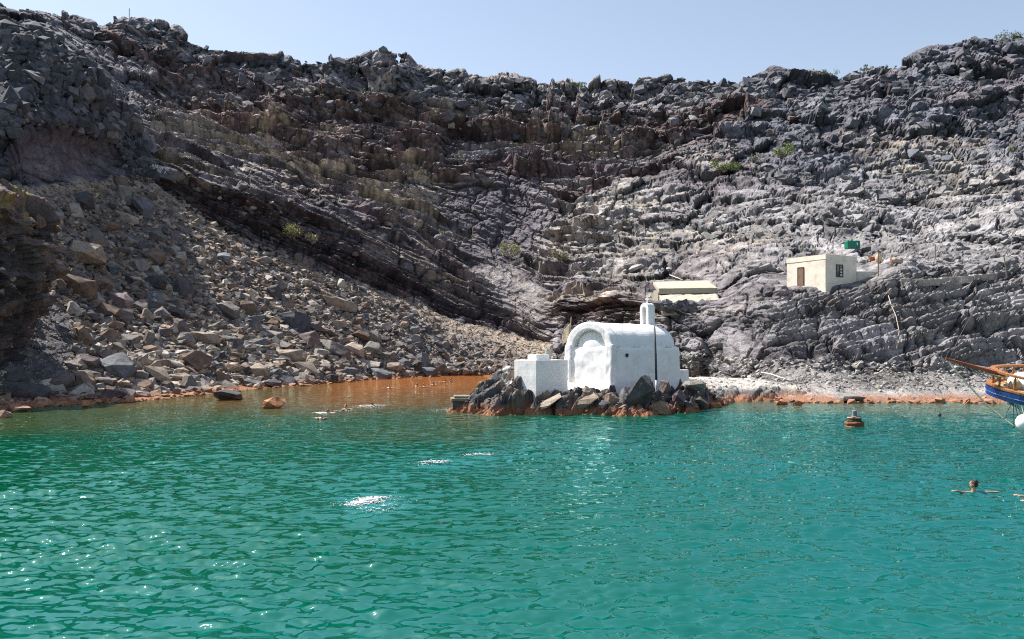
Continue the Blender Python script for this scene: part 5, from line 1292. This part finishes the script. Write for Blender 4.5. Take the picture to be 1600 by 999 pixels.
for (x, y, pose, sk, hm, rz, lab) in SW:
    key = (pose, sk.name, hm.name); Yd = CAMZ*F/(y-HY)
    if key not in PT: o = bather(pose, sk, hm); PT[key] = o
    else:
        src = PT[key]; o = src.copy(); COL.objects.link(o)
        for chd in src.children:
            c = chd.copy(); COL.objects.link(c); c.parent = o
    o.location = ((x-CX)/F*Yd, Yd, 0.10 if pose != 'flat' else -0.02); o.rotation_euler = (0, 0, rad(rz)); tag(o, lab, 'person', 'bathers in the cove')

# ------------------------------------------------------------------ foam
M_FOAM = plain('foam', (.62, .66, .66), .75, var=.05, scale=20)
def foam(name, x, y, rx, ry, n, label, rmax):
    r = np.random.default_rng(int(x)); Yc = CAMZ*F/(y-HY); sx_ = rx/F*Yc; sy_ = ry*Yc*Yc/(CAMZ*F)
    VV, FF = [], []; vo = 0
    base = bmesh.new(); bmesh.ops.create_icosphere(base, subdivisions=1, radius=1.0); base.verts.index_update(); V0 = np.array([v.co[:] for v in base.verts]); F0 = np.array([[v.index for v in f.verts] for f in base.faces]); base.free()
    for k in range(n):
        u, v = r.normal()*.5, r.normal()*.5; 
        X = (x-CX)/F*Yc+u*sx_+v*.3*sx_; Y = Yc+v*sy_+u*.25*sy_
        core = math.exp(-(u*u+v*v)*2.0); s_ = rmax*(.12+.88*core*r.random()**1.5)
        z = float(wave(np.array([X]), np.array([Y]))[0])+.01+core*.05*r.random()
        Rz = r.random()*6.28; d_ = np.array([s_*r.uniform(1.0, 2.4), s_*r.uniform(.6, 1.2), s_*r.uniform(.12, .3)])
        q_ = V0*d_*(1+.3*r.normal(size=(len(V0), 1))); ca, sa = math.cos(Rz*.25), math.sin(Rz*.25)
        q_ = np.stack([q_[:, 0]*ca-q_[:, 1]*sa, q_[:, 0]*sa+q_[:, 1]*ca, q_[:, 2]], -1)
        VV.append(q_+np.array([X, Y, z])); FF.append(F0+vo); vo += len(V0)
    o = link(name, mesh_np(name, np.concatenate(VV), np.concatenate(FF), True), M_FOAM); tag(o, label, 'foam', kind='stuff')
foam('foam', 575, 783, 38, 7, 650, 'brightest patch of white foam in the middle of the green water', .075)
foam('foam', 595, 794, 60, 14, 260, 'thin bubbles trailing below the brightest foam patch', .03)
foam('foam', 680, 723, 34, 5.5, 260, 'white foam patch left of the farther splash', .06)
foam('foam', 748, 711, 34, 4.5, 200, 'farthest thin streak of white foam in the green water', .06)
foam('foam', 578, 635, 40, 3.5, 340, 'streak of foam round the crawling swimmer', .07)
foam('foam', 530, 643, 40, 2.2, 160, 'thin foam round the two swimmers in olive water', .05)
foam('foam', 697, 641, 40, 3, 220, 'thin foam where the sea meets the left tip of the islet', .05)
foam('foam', 703, 600, 20, 1.2, 60, 'pale ripples of foam round the inner cove bathers', .06)

# ------------------------------------------------------------------ plants
def leaf_mat(name, a, b):
    m, nd, lk, bs = new_mat(name); at = N(nd, 'ShaderNodeAttribute', attribute_name='Col'); lk.new(at.outputs['Color'], bs.inputs['Base Color']); bs.inputs['Roughness'].default_value = .75; return m
M_LEAF = leaf_mat('leaves', 0, 0)
def shrub(x, y, w, h, col, label, n=900, cat='shrub', group=None, leaf=.15):
    Yd = surf(x, y+h*.45)-1.3; s_ = Yd/F; W_, H_ = w*.5*s_, h*s_
    root = empty('shrub', tuple(pix(x, y+h*.5, Yd))); tag(root, label, cat, group)
    r = np.random.default_rng(int(x*7+y)); k = max(5, int(6+w/6))
    ctr = np.stack([r.uniform(-.75, .75, k)*W_, r.uniform(-.7, .7, k)*W_*.8, r.uniform(.25, .72, k)*H_], -1); rd = r.uniform(.28, .5, k)*min(W_*1.1, H_)
    ci = r.integers(0, k, n); d = r.normal(size=(n, 3)); d /= np.linalg.norm(d, axis=1, keepdims=True); rr_ = r.random(n)**.45
    C = ctr[ci]+d*(rd[ci]*rr_)[:, None]*np.array([1, 1, .85]); C[:, 2] = np.maximum(C[:, 2], .02*H_)
    a = r.normal(size=(n, 3))+d*1.2+np.array([0, 0, .5]); a /= np.linalg.norm(a, axis=1, keepdims=True); b = np.cross(a, r.normal(size=(n, 3))); b /= np.linalg.norm(b, axis=1, keepdims=True)
    L_ = (leaf*s_/.07)*r.uniform(.6, 1.4, n)[:, None]; V = np.stack([C-b*L_*.35, C+a*L_*.5-b*L_*.1, C+a*L_*1.1, C+b*L_*.35+a*L_*.4], 1).reshape(-1, 3)
    me = mesh_np('foliage', V, np.arange(4*n).reshape(n, 4)); tone = r.uniform(.6, 1.45, n)*(np.array([.75, 1.0, 1.25])[ci % 3]); cc = np.array(col)[None]*tone[:, None]; add_col(me, np.repeat(cc, 4, 0))
    link('foliage', me, M_LEAF, root)
    bm = bmesh.new()
    for c_ in ctr: tube(bm, [(0, 0, -.3), (c_[0]*.4, c_[1]*.4, c_[2]*.45), tuple(c_)], [.02*s_/.07, .014*s_/.07, .007*s_/.07], 5)
    bm_obj('stems', bm, M_WOODPOLE, root)
GN, KH, DRY, OL, GG = (.16, .20, .055), (.27, .27, .10), (.33, .30, .18), (.2, .19, .08), (.2, .21, .16)
G1 = 'shrubs on the hillside'
shrub(460, 358, 34, 30, KH, 'yellowish green bush at the upper edge of the scree', 1100, group=G1)
shrub(487, 372, 22, 15, DRY, 'small dry grey bush right of the yellowish one above the scree', 500, group=G1)
shrub(797, 389, 32, 30, KH, 'olive green bush at the foot of the shaded gully', 1000, group=G1)
shrub(874, 398, 28, 24, OL, 'dark olive bush on the pale rock edge right of the gully', 800, group=G1)
shrub(1225, 233, 30, 28, GN, 'bright green upright bush high on the right slope', 1100, group=G1)
shrub(1131, 259, 54, 18, GN, 'wide low bright green bush left of the upright one', 1300, group=G1)
shrub(1180, 247, 26, 9, GG, 'dull low tuft between the two bright green bushes', 350, group=G1)
shrub(305, 183, 12, 8, (.16, .27, .02), 'tiny vivid green plant on the upper left slope', 350, group=G1, leaf=.12)
shrub(718, 243, 14, 24, GG, 'narrow greyish bush in the centre of the dark slope', 450, group=G1, leaf=.13)
shrub(658, 269, 15, 9, GG, 'small grey green tuft left of the narrow greyish bush', 250, group=G1, leaf=.13)
shrub(267, 237, 22, 14, OL, 'dull bush above the painted rock', 350, group=G1, leaf=.13)
shrub(1581, 233, 9, 7, GN, 'tiny green plant at the far right of the slope', 220, group=G1, leaf=.12)
shrub(690, 362, 12, 6, KH, 'tiny tuft on the dark layered rock left of the gully', 160, group=G1, leaf=.12)
G2 = 'low bushes along the skyline'
shrub(1284, 118, 60, 9, (.12, .15, .05), 'long low green bush on the skyline right of the round crag', 900, group=G2, leaf=.13)
shrub(1362, 110, 60, 8, (.14, .16, .055), 'low green bush on the skyline where the right ridge begins to rise', 900, group=G2, leaf=.13)
shrub(1574, 59, 50, 15, (.13, .16, .05), 'large green bush on the skyline near the right edge', 1100, group=G2, leaf=.13)
shrub(905, 133, 26, 6, (.14, .17, .05), 'small green bush on the skyline in the middle', 350, group=G2, leaf=.13)
shrub(210, 50, 26, 11, (.15, .14, .06), 'olive bush beneath the highest crag at upper left', 450, group=G2, leaf=.13)
shrub(528, 588, 9, 8, (.2, .22, .06), 'small tuft of grass behind the black shore boulder', 160, 'plant', leaf=.05)
